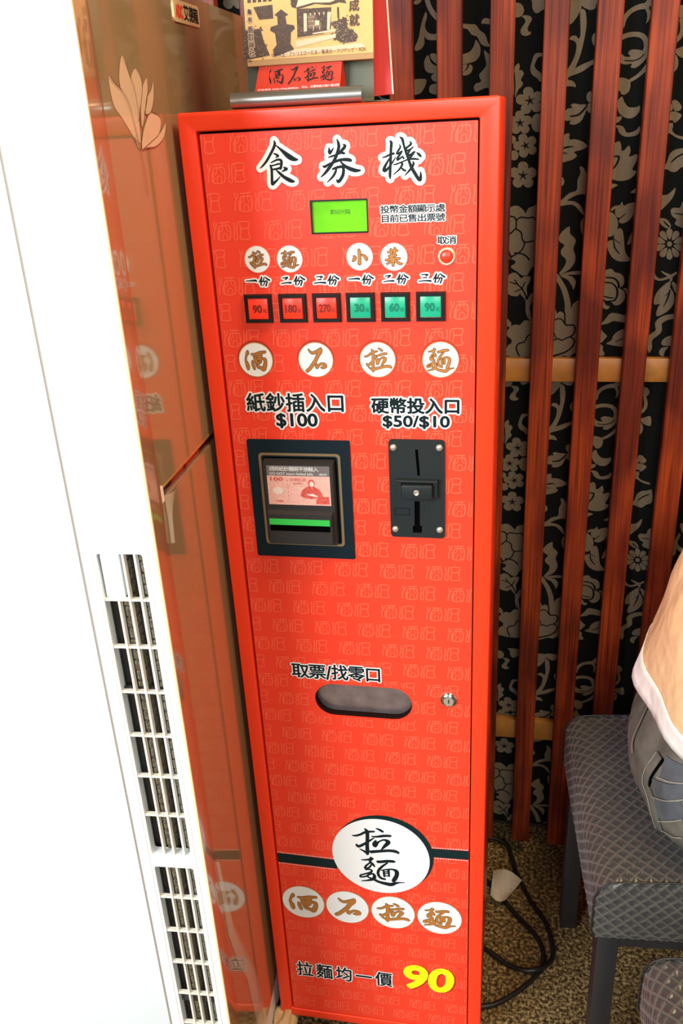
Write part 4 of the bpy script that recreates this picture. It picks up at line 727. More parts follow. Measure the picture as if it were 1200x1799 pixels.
for k in range(6): f.stroke([(134.6 + k * 1.1, 1436, 0.22), (134.6 + k * 1.1, 1448, 0.22)], cap=0, k=1)
for k in range(3): f.stroke([(134.2, 1438.5 + k * 3.6, 0.22), (141, 1438.6 + k * 3.6, 0.22)], cap=0, k=1)
for k in range(4): f.poly([[(136 + k * 4.4, 1449.2), (137.6 + k * 4.4, 1449.2), (137.0 + k * 4.4, 1446.4)]])
f.build('shrine_highlights', AP(-0.0048), 'card_pale', A_)
f = Flat(); fo = Flat()
for i, ch in enumerate('亀有香取神社'):
    z = 1456.5 - i * 6.9 - (1.0 if i > 1 else 0)
    w = 4.6 if i < 2 else 6.0
    a = (76.6 - w / 2, 76.6 + w / 2, z - w, z + 0.4)
    put_text(f, ch, *a, 0.14); put_text(fo, ch, *a, 0.14, grow=0.5)
for i, ch in enumerate('願成就'): put_text(f, ch, 174.6, 184.6, 1460.5 - i * 12.6, 1471 - i * 12.6, 0.3)
put_text(f, '©秋本治・アトリエびーだま／集英社・フジテレビ・ADK', 96.5, 190.5, 1413.3, 1417.4, 0.08)
fo.build('caption_halo', AP(-0.0050), 'card_pale', A_); f.build('caption_text', AP(-0.0052), 'card_ink', A_)
# folded red name card standing in the lip
N_ = tag(empty('folded_name_card', (0.122, 0.022, 1.3705)), 'small folded red name card with black brush lettering standing in the metal lip', 'card')
bm = bmesh.new()
for (a, b, c, d) in ((((-0.0485, 0, 0.002), (0.040, 0, 0.002), (0.0445, 0.005, 0.041), (-0.0385, 0.005, 0.041)), 0, 0, 0), (((-0.0455, 0.014, 0.002), (0.046, 0.014, 0.002), (0.0445, 0.0054, 0.041), (-0.0385, 0.0054, 0.041)), 0, 0, 0)):
    bm.faces.new([bm.verts.new(p) for p in a])
bmesh.ops.solidify(bm, geom=list(bm.faces), thickness=0.0005)
finish('card_fold', bm, 'card_red', N_)
def NP(a, b):  # mm in card plane
    t = (b - 2) / 39.0
    return (a / 1000, 0.005 * t - 0.0009, b / 1000)
f = Flat()
for nm, cx, gs, gz in (('jiu', -22.5, 0.62, 0.62), ('shi2', -4.5, 0.62, 0.62), ('la', 12.5, 0.22, 0.26), ('mian', 29.5, 0.22, 0.26)): brush(f, nm, cx, 27.0, gs, grow=(-0.25 if nm in ('jiu', 'shi2') else 0.05), scz=gz)
f.build('name_lettering', NP, 'ink', N_)
f = Flat()
put_text(f, '訂餐專線 (02)0-2908(服務店)', -42, 0, 14.2, 16.2, 0.05); put_text(f, '中山．金華街臨沂路71巷59號', 3, 41, 14.6, 17.0, 0.05); put_text(f, '2920-6580-(二店)', -33, -4, 10.2, 12.2, 0.05); put_text(f, '金華店永康街永康街31號', 8, 36, 10.6, 12.8, 0.05)
f.build('address_lettering', NP, 'white_ink', N_)
# red board behind
Rb = tag(box_obj('red_backing_board', (-0.060, 0.060, 0, 0.002, 0, 0.22), 'board_red'), 'plain dark red board leaning behind the tan picture card', 'board')
Rb.location = (0.1505, 0.062, 1.3722); Rb.rotation_euler = (R(-7), R(-3.5), 0)
box_obj('board_edge', (0.0592, 0.0605, -0.0003, 0.0022, 0, 0.22), 'paper', Rb)

# ================================================================ floor-standing air conditioner
AC = tag(empty('air_conditioner', (0.006, -0.212, 0), R(3.5)), 'white floor-standing air conditioner with champagne glossy front and side intake grille', 'air conditioner')
def FX(loop): return [(x / 1000, z / 1000) for x, z in loop]
vent1 = rrect(-61.5, -14.6, 590.5, 983.0, 3, 3); vent2 = rrect(-61.5, -14.6, 110, 571.5, 3, 3)
bm = bmesh.new(); prism(bm, [FX(rrect(-77.0, 0, 20, 1482, 0.8, 2)), FX(vent1), FX(vent2)], 0.0, 0.012)
finish('side_panel', bm, 'ac_white', AC)
prism_obj('vent_trim', [FX(rrect(-66.5, -9.4, 84, 989, 7, 4)), FX(rrect(-65.3, -10.6, 85.2, 987.8, 6, 4))], -0.0006, 0.001, 'ac_grille', AC)
box_obj('panel_joint', (-0.0765, -0.0005, -0.0003, 0.004, 1.0293, 1.0303), 'ac_grille', AC)
box_obj('grille_blank', (-0.0602, -0.0402, 0.004, 0.012, 0.9320, 0.9832), 'ac_white', AC, bev=0.0012)
for x in (-0.0468, -0.0350, -0.0228):
    box_obj('grille_bar', (x - 0.0011, x + 0.0011, 0.0004, 0.0070, 0.588 if x > -0.04 else 0.588, 0.9832 if x > -0.04 else 0.9300), 'ac_grille', AC)
    box_obj('grille_bar', (x - 0.0011, x + 0.0011, 0.0004, 0.0070, 0.108, 0.573), 'ac_grille', AC)
for z in (0.9305, 0.8745, 0.8184, 0.7612, 0.705, 0.649, 0.521, 0.4646, 0.409, 0.3525, 0.296, 0.240, 0.184):
    box_obj('grille_rib', (-0.0618, -0.0143, 0.0012, 0.0062, z - 0.0012, z + 0.0012), 'ac_grille', AC)
# filter pleats behind the grille
box_obj('intake_duct', (-0.066, -0.010, 0.024, 0.030, 0.10, 0.99), 'ac_duct', AC)
for x0, x1 in ((-0.0462, -0.0362), (-0.0225, -0.0140)):
    bm = bmesh.new()
    for k in range(int((0.985 - 0.11) / 0.013)):
        z = 0.112 + k * 0.013
        box(bm, x0, x1, 0.0105 + 0.0008 * (k % 2), 0.024, z, z + 0.0112, bev=0.001, seg=1)
    o = finish('filter_pleats', bm, 'ac_filter', AC); o['kind'] = 'stuff'
for z in (0.33, 0.57, 0.81): box_obj('filter_bar', (-0.0625, -0.0135, 0.0085, 0.012, z, z + 0.010), 'ac_duct', AC)
box_obj('inner_casing', (-0.0768, -0.0040, 0.032, 0.598, 0.02, 1.4815), 'ac_white', AC)
box_obj('seam_strip', (-0.0797, -0.0768, 0.0016, 0.598, 0.02, 1.4815), 'ac_seam', AC)
box_obj('rear_casing', (-0.40, -0.0797, 0.0, 0.60, 0.0, 1.482), 'ac_white', AC, bev=0.002)
box_obj('base', (-0.079, -0.022, 0.035, 0.58, 0.0, 0.02), 'beige_bag', AC)
# glossy front, facing the ticket machine: plates live in the (y, z) plane
XF = Matrix(((0, 1, 0, 0), (1, 0, 0, 0), (0, 0, 1, 0), (0, 0, 0, 1)))   # swap x and y
def plate(name, loop, x0, x1, m, parent=AC):
    bm = bmesh.new(); prism(bm, [[(a / 1000, b / 1000) for a, b in loop]], x0, x1)
    bmesh.ops.transform(bm, matrix=XF, verts=bm.verts); bmesh.ops.recalc_face_normals(bm, faces=bm.faces)
    return finish(name, bm, m, parent)
plate('upper_front_panel', [(33, 1036.3), (598, 1009.5), (598, 1482), (33, 1482)], -0.0035, 0.0, 'champagne_gloss')
plate('lower_front_panel', [(33, 95), (598, 95), (598, 996.5), (42, 1023.0), (33, 1023.4)], -0.0035, 0.0, 'champagne_gloss')
plate('outlet_liner', [(40, 1016), (598, 990), (598, 1014), (40, 1040)], -0.0038, -0.0030, 'slot_liner')
plate('outlet_trim', [(41, 1034.2), (598, 1007.5), (598, 1009.4), (41, 1036.2)], -0.0030, 0.0004, 'slot_gold')
plate('outlet_end_clip', [(33.5, 1022), (41, 1021.6), (41, 1038), (33.5, 1038.4)], -0.003, 0.0010, 'ac_grille')
plate('edge_highlight', [(-0.6, 90), (2.0, 90), (2.0, 1482), (-0.6, 1482)], -0.0012, 0.0012, 'highlight_cream')  # cream strip standing for the golden highlight along the corner edge
# rounded corner column between side panel and front
bm = bmesh.new()
cp = [(-0.0030, 0.0021), (-0.0002, 0.0021), (0.0004, 0.0026), (0.0012, 0.012), (0.0018, 0.024), (0.0014, 0.0322), (-0.0030, 0.0322)]
lo = [bm.verts.new((x, y, 0.09)) for x, y in cp]; hi = [bm.verts.new((x, y, 1.482)) for x, y in cp]
for k in range(len(cp)): bm.faces.new((lo[k], lo[(k + 1) % len(cp)], hi[(k + 1) % len(cp)], hi[k]))
bm.faces.new(lo); bm.faces.new(hi); bmesh.ops.recalc_face_normals(bm, faces=bm.faces)
finish('corner_column', bm, 'champagne_red_reflection', AC, smooth=True, angle=35)
def GP(x): return lambda a, b: (x, a / 1000, b / 1000)
for i, p in enumerate(PETAL):
    q = [(s_.x, s_.y) for s_ in spline([(a, b, 0) for a, b in p], 3, closed=True)]
    f = Flat(); f.poly([q]); f.build('petal', GP(0.0003 + 0.00012 * i), 'decal_petal', AC)
f = Flat()
for p in PETAL: f.stroke([(a, b, 0.7) for a, b in p[: len(p) // 2 + 2]], cap=0, k=3)
for st_ in ([(109, 1340), (112, 1325), (113, 1300)], [(96, 1352), (110, 1345), (117, 1352)]): f.stroke([(a, b, 0.8) for a, b in st_], cap=0, k=3)
f.build('petal_outline', GP(0.0013), 'decal_line', AC)
plate('badge_plate', rrect(265, 361, 1454, 1474.5, 4, 4), -0.0002, 0.0012, 'badge')
f = Flat(); put_text(f, 'ADC', 271, 297, 1457.5, 1470.5, 0.9); f.build('badge_letters', GP(0.0014), 'badge_red', AC)
f = Flat(); put_row(f, '艾德龍', 300, 356, 1457, 1471.5, 0.4, 0, 0.88); f.build('badge_name', GP(0.0014), 'ink', AC)
# protective film hanging off the lower front
def film(name, cols):
    bm = bmesh.new(); rows = []
    for (a, b) in cols:
        r_ = []
        for k in range(5):
            t = k / 4; s_ = a[0] + (b[0] - a[0]) * t; z_ = a[1] + (b[1] - a[1]) * t
            r_.append(bm.verts.new((0.0012 + 0.004 * math.sin(t * math.pi), s_ / 1000, z_ / 1000)))
        rows.append(r_)
    for A, B in zip(rows, rows[1:]):
        for k in range(4): bm.faces.new((A[k], A[k + 1], B[k + 1], B[k]))
    return finish(name, bm, 'clear_film', AC, smooth=True)
film('protective_film', [((34, 548), (37, 546)), ((39, 470), (47, 474)), ((41, 417), (62, 415)), ((60, 345), (88, 345)), ((88, 272), (122, 262)), ((97, 205), (140, 195)), ((106, 150), (150, 110)), ((118, 97), (158, 97))])
film('film_tag', [((42, 1027), (80, 1020)), ((42, 1015), (60, 1012)), ((42, 1003), (48, 1003)), ((40, 975), (43, 975))])

# ================================================================ stools
def seat_meshes():
    W_, D_, ZB, ZT, r_ = 0.20, 0.17, 0.345, 0.446, 0.034
    # cross-section left-bottom -> over the top -> right-bottom
    prof = []
    def seg(p, q, n):
        for k in range(n): prof.append((p[0] + (q[0] - p[0]) * k / n, p[1] + (q[1] - p[1]) * k / n))
    step = 0.0017
    seg((-W_ + 0.004, ZB), (-W_, ZB + 0.012), 5)
    seg((-W_, ZB + 0.012), (-W_, ZT - r_), int((ZT - r_ - ZB - 0.012) / step))
    n = int(r_ * math.pi / 2 / step)
    for k in range(n): a = math.pi - math.pi / 2 * k / n; prof.append((-W_ + r_ + r_ * math.cos(a), ZT - r_ + r_ * math.sin(a)))
    nt_ = int((2 * (W_ - r_)) / step)
    for k in range(nt_): x = -W_ + r_ + 2 * (W_ - r_) * k / nt_; prof.append((x, ZT + 0.006 * (1 - (x / (W_ - r_)) ** 2)))
    for k in range(n): a = math.pi / 2 - math.pi / 2 * k / n; prof.append((W_ - r_ + r_ * math.cos(a), ZT - r_ + r_ * math.sin(a)))
    seg((W_, ZT - r_), (W_, ZB + 0.012), int((ZT - r_ - ZB - 0.012) / step)); seg((W_, ZB + 0.012), (W_ - 0.004, ZB), 5); prof.append((W_ - 0.004, ZB))
    L = [0.0]
    for p, q in zip(prof, prof[1:]): L.append(L[-1] + math.hypot(q[0] - p[0], q[1] - p[1]))
    nrm = []
    for i in range(len(prof)):
        p, q = prof[max(i - 1, 0)], prof[min(i + 1, len(prof) - 1)]
        d = math.hypot(q[0] - p[0], q[1] - p[1]) or 1; nrm.append((-(q[1] - p[1]) / d, (q[0] - p[0]) / d))
    P_ = 0.0185
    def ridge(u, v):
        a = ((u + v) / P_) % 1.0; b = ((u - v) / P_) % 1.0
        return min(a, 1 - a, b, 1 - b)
    def h(u, v):
        return -0.0026 * min(1.0, ridge(u, v) / 0.34) ** 0.75
    verts = []; faces = []; mi = []; ny = int(2 * D_ / step)
    for j in range(ny + 1):
        y = -D_ + 2 * D_ * j / ny; e = min(j, ny - j) / ny
        drop = 0.0
        if e < 0.02: drop = (0.02 - e) * 0.10
        for i, p in enumerate(prof):
            hh = h(L[i], y) - drop
            verts.append((p[0] + nrm[i][0] * hh, y, p[1] + nrm[i][1] * hh))
    m_ = len(prof)
    for j in range(ny):
        for i in range(m_ - 1):
            a = j * m_ + i; faces.append((a, a + 1, a + m_ + 1, a + m_))
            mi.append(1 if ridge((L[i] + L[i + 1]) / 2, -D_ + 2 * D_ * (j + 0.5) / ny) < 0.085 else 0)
    top = (verts, faces, mi)
    # end panels (front and back): grid clipped to the profile
    ends = []
    def width(z):   # half width at height z
        if z > ZT - r_:
            dz = z - (ZT - r_); return W_ - r_ + math.sqrt(max(r_ * r_ - dz * dz, 0))
        if z < ZB + 0.012: return W_ - 0.004 * (1 - (z - ZB) / 0.012)
        return W_
    for side in (-1, 1):
        verts = []; faces = []; mi = []; base = 0; nz = int((ZT - ZB) / step); nx = int(2 * W_ / step)
        for j in range(nz + 1):
            z = ZB + (ZT - ZB) * j / nz; w = width(z) - 0.001
            for i in range(nx + 1):
                x = -w + 2 * w * i / nx
                zz = z + (0.006 * (1 - (x / W_) ** 2)) * (j / nz) ** 6
                ed = min(w - abs(x), zz - ZB, ZT + 0.006 - zz)
                bul = 0.0045 * min(1, max(ed, 0) / 0.02) ** 0.5
                verts.append((x, side * (D_ + bul + h(x + 0.004, zz)), zz))
        for j in range(nz):
            for i in range(nx):
                a = base + j * (nx + 1) + i; q = (a, a + 1, a + nx + 2, a + nx + 1)
                faces.append(q if side < 0 else q[::-1])
                c0, c1 = verts[q[0]], verts[q[2]]
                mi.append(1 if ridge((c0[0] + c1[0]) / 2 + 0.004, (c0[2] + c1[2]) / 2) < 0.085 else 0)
        ends.append((verts, faces, mi))
    return top, ends, [(p[0], p[1]) for p in prof]
TOPM, ENDM, PROF = seat_meshes()
def make_stool():
    t = empty('padded_stool')
    def cover(name, d):
        o = from_data(name, d[0], d[1], 'vinyl_black', t, smooth=True)
        o.data.materials.append(MATS['vinyl_ridge_lit']); o.data.polygons.foreach_set('material_index', d[2]); return o
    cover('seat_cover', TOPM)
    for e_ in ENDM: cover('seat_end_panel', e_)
    for s in (-1, 1):
        bm = bmesh.new(); tube(bm, [(p[0] * 1.003, s * 0.1705, p[1] + 0.0005) for p in PROF[::6]], 0.0013, 6); finish('piping', bm, 'piping', t, smooth=True)
    box_obj('seat_base', (-0.195, 0.195, -0.165, 0.165, 0.342, 0.349), 'piping', t)
    bm = bmesh.new()
    for s in (-1, 1):
        box(bm, -0.186, 0.186, s * 0.152 - 0.0115, s * 0.152 + 0.0115, 0.3225, 0.3425, bev=0.001, seg=1)
        box(bm, s * 0.1725 - 0.0115, s * 0.1725 + 0.0115, -0.152, 0.152, 0.3225, 0.3425, bev=0.001, seg=1)
    finish('seat_frame', bm, 'black_steel', t)
    for sx in (-1, 1):
        for sy in (-1, 1):
            o = box_obj('leg', (-0.014, 0.014, -0.014, 0.014, 0.0, 0.342), 'black_steel', t, bev=0.0015)
            o.location = (sx * 0.1755, sy * 0.150, 0)
    return t
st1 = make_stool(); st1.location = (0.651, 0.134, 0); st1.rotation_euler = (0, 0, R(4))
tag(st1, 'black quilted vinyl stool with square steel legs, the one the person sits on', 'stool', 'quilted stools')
def copy_tree(o):
    c = o.copy(); COL.objects.link(c)
    for ch in list(o.children):
        k = ch.copy(); COL.objects.link(k); k.parent = c
    return c
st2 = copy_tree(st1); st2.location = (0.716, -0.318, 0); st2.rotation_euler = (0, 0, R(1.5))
st2['label'] = 'empty black quilted vinyl stool at the lower right corner, in front of the occupied one'

# ================================================================ person seated at the right edge
PE = tag(empty('person', (0.63, 0.12, 0)), 'seated person leaning forward in a cream shirt and grey-brown trousers on the quilted stool', 'person')
def skin_mesh(name, nodes, edges, material, parent, sub=2, smooth=True):
    me = bpy.data.meshes.new(name); me.from_pydata([n[:3] for n in nodes], edges, [])
    o = bpy.data.objects.new(name, me); COL.objects.link(o)
    mo = o.modifiers.new('s', 'SKIN'); mo.use_smooth_shade = True; mo.branch_smoothing = 0.6
    for i, n in enumerate(nodes):
        sv = me.skin_vertices[0].data[i]; sv.radius = (n[3], n[4] if len(n) > 4 else n[3]); sv.use_root = (i == 0)
    sb = o.modifiers.new('d', 'SUBSURF'); sb.levels = sub; sb.render_levels = sub
    dg = bpy.context.evaluated_depsgraph_get(); ev = o.evaluated_get(dg)
    m2 = bpy.data.meshes.new_from_object(ev); bpy.data.objects.remove(o); bpy.data.meshes.remove(me)
    m2.materials.clear(); m2.materials.append(MATS[material])
    for p in m2.polygons: p.use_smooth = True
    k = bpy.data.objects.new(name, m2); COL.objects.link(k); k.parent = parent
    return k
# trousers as lofted pelvis + thighs + shins (local coords, facing +x)
def loft(bm, rings, n=24, cap0=True, cap1=True):
    """rings: (centre, axis a vector, axis b vector) ellipses"""
    R_ = []
    for c, a, b in rings:
        c, a, b = Vector(c), Vector(a), Vector(b)
        R_.append([bm.verts.new(c + a * math.cos(2 * math.pi * k / n) + b * math.sin(2 * math.pi * k / n)) for k in range(n)])
    for A, B in zip(R_, R_[1:]):
        for k in range(n): bm.faces.new((A[k], A[(k + 1) % n], B[(k + 1) % n], B[k]))
    if cap0: bm.faces.new(R_[0][::-1])
    if cap1: bm.faces.new(R_[-1])
    bmesh.ops.recalc_face_normals(bm, faces=bm.faces)
tn = [(0.06, 0.095, 0.565, 0.102), (0.21, 0.12, 0.548, 0.082), (0.40, 0.145, 0.55, 0.068), (0.40, 0.15, 0.30, 0.062), (0.39, 0.15, 0.10, 0.055)]
tmp = []
for sy in (1, -1):
    tmp.append(skin_mesh('leg_tmp', [(p[0], p[1] * sy, p[2], p[3]) for p in tn], [(0, 1), (1, 2), (2, 3), (3, 4)], 'trousers', PE))
bm = bmesh.new()
loft(bm, [((cx, 0, z), (rx, 0, 0), (0, ry, 0)) for cx, z, rx, ry in ((0.035, 0.4545, 0.060, 0.12), (0.033, 0.457, 0.100, 0.155), (0.030, 0.474, 0.130, 0.178), (0.028, 0.505, 0.142, 0.190), (0.028, 0.560, 0.143, 0.188), (0.038, 0.600, 0.138, 0.178), (0.044, 0.640, 0.130, 0.170), (0.050, 0.685, 0.120, 0.158))], n=48)
for t_ in tmp:
    bm.from_mesh(t_.data); me_ = t_.data; bpy.data.objects.remove(t_); bpy.data.meshes.remove(me_)
tj = finish('trousers', bm, 'trousers', PE)
mo = tj.modifiers.new('r', 'REMESH'); mo.mode = 'VOXEL'; mo.voxel_size = 0.007; mo.use_smooth_shade = True
mo = tj.modifiers.new('c', 'SMOOTH'); mo.iterations = 6
dg = bpy.context.evaluated_depsgraph_get(); m2 = bpy.data.meshes.new_from_object(tj.evaluated_get(dg))
tj.modifiers.clear(); om = tj.data; tj.data = m2; bpy.data.meshes.remove(om)
m2.materials.clear(); m2.materials.append(MATS['trousers']); m2.name = 'trousers'
for p in m2.polygons: p.use_smooth = True
# soft creases in the seat of the trousers
for v in m2.vertices:
    c_ = v.co; k = 0.0016 * math.sin(60 * c_.z + 14 * c_.y) + 0.0012 * math.sin(95 * c_.y - 40 * c_.z + 30 * c_.x)
    v.co = c_ + v.normal * k
trousers = tj

# body: torso, neck, head, arms, hands in one skinned surface
def body():
    n = []; e = []
    def add(p, r, par=None, r2=None):
        n.append((p[0], p[1], p[2], r, r2 or r)); i = len(n) - 1
        if par is not None: e.append((par, i))
        return i
    a = add((0.0, 0, 0.64), 0.10, None, 0.13); b = add((0.07, 0, 0.80), 0.095, a, 0.125); c = add((0.17, 0, 0.98), 0.10, b, 0.14); d = add((0.25, 0, 1.08), 0.085, c, 0.13)
    k = add((0.30, 0, 1.15), 0.052, d); h0 = add((0.335, 0, 1.20), 0.055, k); h1 = add((0.355, 0, 1.27), 0.085, h0, 0.075); h2 = add((0.355, 0, 1.34), 0.082, h1, 0.075); add((0.345, 0, 1.39), 0.05, h2)
    for s in (-1, 1):
        sh = add((0.25, s * 0.165, 1.06), 0.055, d); el = add((0.33, s * 0.21, 0.82), 0.040, sh); wr = add((0.52, s * 0.13, 0.72), 0.026, el); pa = add((0.575, s * 0.115, 0.70), 0.030, wr, 0.018)
        pm = add((0.61, s * 0.11, 0.69), 0.030, pa, 0.016)
    return n, e
bn, be = body()
bd = skin_mesh('body', bn, be, 'skin', PE)
for s in (-1, 1):
    for k, (dy, ln) in enumerate(((-0.026, 0.052), (-0.009, 0.064), (0.009, 0.068), (0.026, 0.060))):
        y_ = s * 0.11 + dy
        skin_mesh('finger', [(0.605, y_ * 0.98, 0.688, 0.009), (0.605 + ln * 0.45, y_, 0.686, 0.0085), (0.605 + ln * 0.75, y_, 0.676, 0.0078), (0.605 + ln, y_, 0.662, 0.0068)], [(0, 1), (1, 2), (2, 3)], 'skin', PE, sub=1)
    skin_mesh('thumb', [(0.565, s * 0.085, 0.698, 0.011), (0.585, s * 0.065, 0.694, 0.010), (0.612, s * 0.055, 0.684, 0.0085)], [(0, 1), (1, 2)], 'skin', PE, sub=1)
    bm = bmesh.new(); bmesh.ops.create_uvsphere(bm, u_segments=12, v_segments=8, radius=0.012); o = finish('eye', bm, 'eye_white', PE, smooth=True); o.location = (0.427, s * 0.030, 1.30)
    bm = bmesh.new(); bmesh.ops.create_uvsphere(bm, u_segments=12, v_segments=8, radius=0.006); o = finish('iris', bm, 'hair', PE, smooth=True); o.location = (0.435, s * 0.030, 1.30)
    skin_mesh('ear', [(0.345, s * 0.074, 1.31, 0.014, 0.007), (0.345, s * 0.080, 1.285, 0.015, 0.007), (0.350, s * 0.076, 1.262, 0.010, 0.006)], [(0, 1), (1, 2)], 'skin', PE, sub=1)
skin_mesh('nose', [(0.432, 0, 1.305, 0.008), (0.448, 0, 1.28, 0.010), (0.452, 0, 1.265, 0.012)], [(0, 1), (1, 2)], 'skin', PE, sub=1)
skin_mesh('mouth', [(0.425, -0.022, 1.233, 0.005), (0.436, 0, 1.236, 0.007), (0.425, 0.022, 1.233, 0.005)], [(0, 1), (1, 2)], 'lip', PE, sub=1)
skin_mesh('hair', [(0.385, 0, 1.385, 0.055, 0.06), (0.335, 0, 1.385, 0.082, 0.082), (0.300, 0, 1.33, 0.070, 0.080), (0.290, 0, 1.27, 0.045, 0.060)], [(0, 1), (1, 2), (2, 3)], 'hair', PE)
for s in (-1, 1):
    skin_mesh('shoe', [(0.37, s * 0.15, 0.048, 0.040), (0.44, s * 0.15, 0.040, 0.040), (0.54, s * 0.155, 0.034, 0.034)], [(0, 1), (1, 2)], 'shoe', PE, sub=2)
# shirt: loose loft round a leaning torso, open at the hem, thick folded hem band
def shirt_ring(t):
    # t 0 at hem .. 1 at neck : centre x, z, half depth (x), half width (y), tilt
    key = [(0.0, 0.040, 0.612, 0.148, 0.195, 0.06), (0.10, 0.042, 0.655, 0.148, 0.198, 0.10), (0.25, 0.062, 0.730, 0.148, 0.200, 0.25), (0.45, 0.110, 0.840, 0.150, 0.205, 0.40), (0.70, 0.175, 0.975, 0.140, 0.205, 0.45), (0.88, 0.240, 1.070, 0.110, 0.175, 0.5), (1.0, 0.285, 1.130, 0.060, 0.075, 0.55)]
    for a, b in zip(key, key[1:]):
        if t <= b[0]:
            u = (t - a[0]) / (b[0] - a[0]); return [a[i] + (b[i] - a[i]) * u for i in range(1, 6)]
    return key[-1][1:]
def shirt(name, t0, t1, grow, m, rows, thick):
    bm = bmesh.new(); R_ = []; n = 64
    for j in range(rows + 1):
        t = t0 + (t1 - t0) * j / rows
        cx, cz, rx, ry, tl = shirt_ring(t)
        ring = []
        for k in range(n):
            a = 2 * math.pi * k / n
            fold = 0.004 * math.sin(5 * a + 6 * t) + 0.003 * math.sin(9 * a - 11 * t) + 0.004 * math.sin(3 * a + 17 * t)
            x = (rx + grow + fold) * math.cos(a); y = (ry + grow + fold) * math.sin(a)
            ring.append(bm.verts.new((cx + x * math.cos(tl), y, cz - x * math.sin(tl) * 0.85)))
        R_.append(ring)
    for A, B in zip(R_, R_[1:]):
        for k in range(n): bm.faces.new((A[k], A[(k + 1) % n], B[(k + 1) % n], B[k]))
    bmesh.ops.recalc_face_normals(bm, faces=bm.faces)
    bmesh.ops.solidify(bm, geom=list(bm.faces), thickness=thick)
    return finish(name, bm, m, PE, smooth=True)
shirt('shirt', 0.0, 1.0, 0.0, 'shirt', 36, 0.0015)
shirt('shirt_hem_lit', 0.0, 0.085, 0.0022, 'shirt_hem_lit', 4, 0.0015)
for s in (-1, 1):
    skin_mesh('sleeve', [(0.235, s * 0.14, 1.06, 0.085), (0.275, s * 0.205, 0.96, 0.068), (0.310, s * 0.215, 0.88, 0.066)], [(0, 1), (1, 2)], 'shirt', PE)
# trouser details snapped to the cloth surface
def snap(pts, off=0.002):
    out = []
    for p in pts:
        ok, loc, nr, _ = trousers.closest_point_on_mesh(Vector(p)); out.append(loc + nr * off)
    return out
def ribbon(name, pts, w, m, off=0.0025, th=0.003, k=6):
    sp = spline(pts, k); c = []
    bm = bmesh.new(); rows = []
    for i, p in enumerate(sp):
        ok, loc, nr, _ = trousers.closest_point_on_mesh(p)
        d = (sp[min(i + 1, len(sp) - 1)] - sp[max(i - 1, 0)]).normalized(); b = nr.cross(d).normalized()
        rr = []
        for q in (-1, 1):
            ok, l2, n2, _ = trousers.closest_point_on_mesh(loc + b * w / 2 * q); rr.append(l2 + n2 * off)
        rows.append([bm.verts.new(rr[0]), bm.verts.new(rr[1])])
    for A, B in zip(rows, rows[1:]): bm.faces.new((A[0], A[1], B[1], B[0]))
    bmesh.ops.recalc_face_normals(bm, faces=bm.faces)
    bmesh.ops.solidify(bm, geom=list(bm.faces), thickness=th)
    return finish(name, bm, m, PE, smooth=True, angle=40)
ribbon('pocket_panel', [(-0.095, -0.100, 0.585), (-0.083, -0.122, 0.592), (-0.070, -0.140, 0.600)], 0.026, 'denim_flap', off=0.0018, th=0.002)
ribbon('pocket_panel', [(-0.0975, -0.096, 0.545), (-0.084, -0.125, 0.562), (-0.071, -0.141, 0.577)], 0.021, 'denim_flap', off=0.0022, th=0.002)
ribbon('pocket_panel', [(-0.092, -0.100, 0.513), (-0.081, -0.128, 0.535), (-0.068, -0.143, 0.553)], 0.026, 'denim_flap', off=0.0016, th=0.002)
ribbon('pocket_opening', [(-0.100, -0.096, 0.594), (-0.101, -0.094, 0.572), (-0.101, -0.084, 0.536)], 0.006, 'void', off=0.0030, th=0.001)
ribbon('folded_flap', [(-0.102, -0.088, 0.594), (-0.103, -0.087, 0.572), (-0.1035, -0.079, 0.537), (-0.098, -0.090, 0.522), (-0.0925, -0.100, 0.504), (-0.084, -0.103, 0.480)], 0.013, 'trousers', off=0.0045, th=0.003)
ribbon('flap_stitching', [(-0.103, -0.084, 0.594), (-0.104, -0.083, 0.572), (-0.1045, -0.076, 0.537), (-0.099, -0.087, 0.522), (-0.0935, -0.097, 0.504), (-0.085, -0.100, 0.482)], 0.0012, 'stitch_thread', off=0.0062, th=0.0006)
for a_, b_, c_ in (((-0.098, -0.104, 0.568), (-0.084, -0.125, 0.579), (-0.072, -0.137, 0.589)), ((-0.098, -0.090, 0.523), (-0.085, -0.124, 0.548), (-0.070, -0.142, 0.568)), ((-0.087, -0.106, 0.498), (-0.077, -0.132, 0.523), (-0.067, -0.143, 0.538)), ((-0.082, -0.106, 0.484), (-0.073, -0.128, 0.497), (-0.065, -0.147, 0.512))):
    ribbon('stitching', [a_, b_, c_], 0.0013, 'stitch_thread', off=0.0040, th=0.0006)
ribbon('belt_loop', [(-0.113, 0.0, 0.640), (-0.117, -0.004, 0.610), (-0.120, -0.020, 0.575), (-0.119, -0.036, 0.548)], 0.007, 'trouser_seam', off=0.0050, th=0.0025)
ribbon('back_seam', [(-0.116, 0.030, 0.660), (-0.119, 0.020, 0.600), (-0.117, 0.0, 0.530), (-0.100, -0.020, 0.480)], 0.002, 'trouser_seam', off=0.0012, th=0.001)


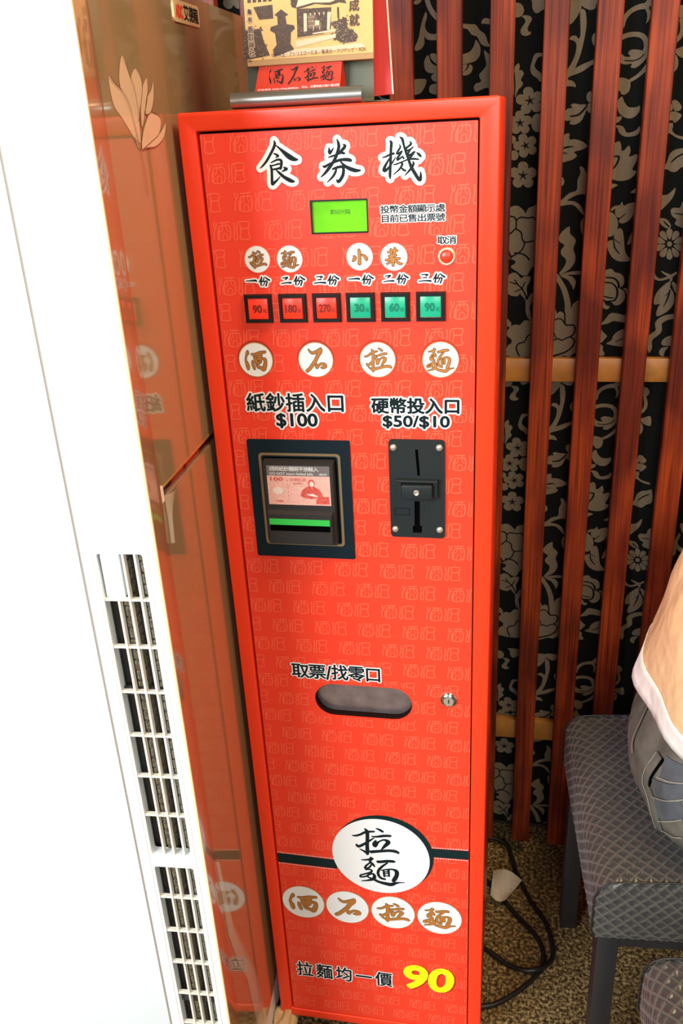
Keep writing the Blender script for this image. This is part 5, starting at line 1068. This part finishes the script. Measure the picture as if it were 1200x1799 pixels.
# ================================================================ cables and litter on the floor
def cable(name, pts, label):
    bm = bmesh.new(); tube(bm, spline(pts, 8), 0.0042, 8); tag(finish(name, bm, 'cable', smooth=True), label, 'cable')
cable('power_cable', [(0.19, 0.425, 0.005), (0.27, 0.43, 0.006), (0.314, 0.445, 0.012), (0.354, 0.429, 0.012), (0.375, 0.366, 0.006), (0.400, 0.305, 0.005), (0.428, 0.255, 0.005), (0.437, 0.191, 0.005), (0.407, 0.153, 0.0135), (0.368, 0.160, 0.005), (0.335, 0.180, 0.005), (0.306, 0.20, 0.005)], 'black cable making the outer loop on the granite floor beside the red machine')
cable('signal_cable', [(0.290, 0.375, 0.005), (0.322, 0.337, 0.005), (0.367, 0.278, 0.005), (0.412, 0.223, 0.005), (0.421, 0.177, 0.005), (0.402, 0.141, 0.005), (0.373, 0.110, 0.005), (0.340, 0.085, 0.005), (0.306, 0.075, 0.005)], 'black cable making the inner loop that runs towards the machine base')
bm = bmesh.new(); g_ = []
for j in range(7):
    for i in range(7):
        u, v = i / 6, j / 6
        ax_, ay_ = 0.330 + (0.384 - 0.330) * u, 0.357 + (0.341 - 0.357) * u
        bx_, by_ = 0.326 + (0.357 - 0.326) * u, 0.288 + (0.283 - 0.288) * u
        x, y = ax_ + (bx_ - ax_) * v, ay_ + (by_ - ay_) * v
        g_.append(bm.verts.new((x, y, 0.016 + 0.014 * math.sin(u * math.pi) * (1 - v) + 0.012 * (u - 0.5) ** 2 * 4 * v)))
for j in range(6):
    for i in range(6): a = j * 7 + i; bm.faces.new((g_[a], g_[a + 1], g_[a + 8], g_[a + 7]))
bmesh.ops.solidify(bm, geom=list(bm.faces), thickness=0.0008)
tag(finish('paper_tag', bm, 'paper'), 'curled off-white paper tag lying over the black cables beside the machine', 'paper')
bm = bmesh.new(); bmesh.ops.create_icosphere(bm, subdivisions=4, radius=1)
for v in bm.verts:
    d = v.co.normalized(); k = 1 + 0.22 * math.sin(7 * d.x + 3 * d.z) * math.cos(6 * d.y) + 0.10 * math.sin(17 * d.x + 11 * d.y)
    v.co = Vector((d.x * 0.020 * k, d.y * 0.075 * k, 0.022 + d.z * 0.022 * k))
    v.co.z = max(v.co.z, 0.0008)
bg = tag(finish('plastic_bag', bm, 'beige_bag', smooth=True), 'crumpled beige plastic bag on the floor between machine foot and air conditioner', 'bag'); bg.location = (0.005, -0.045, 0)
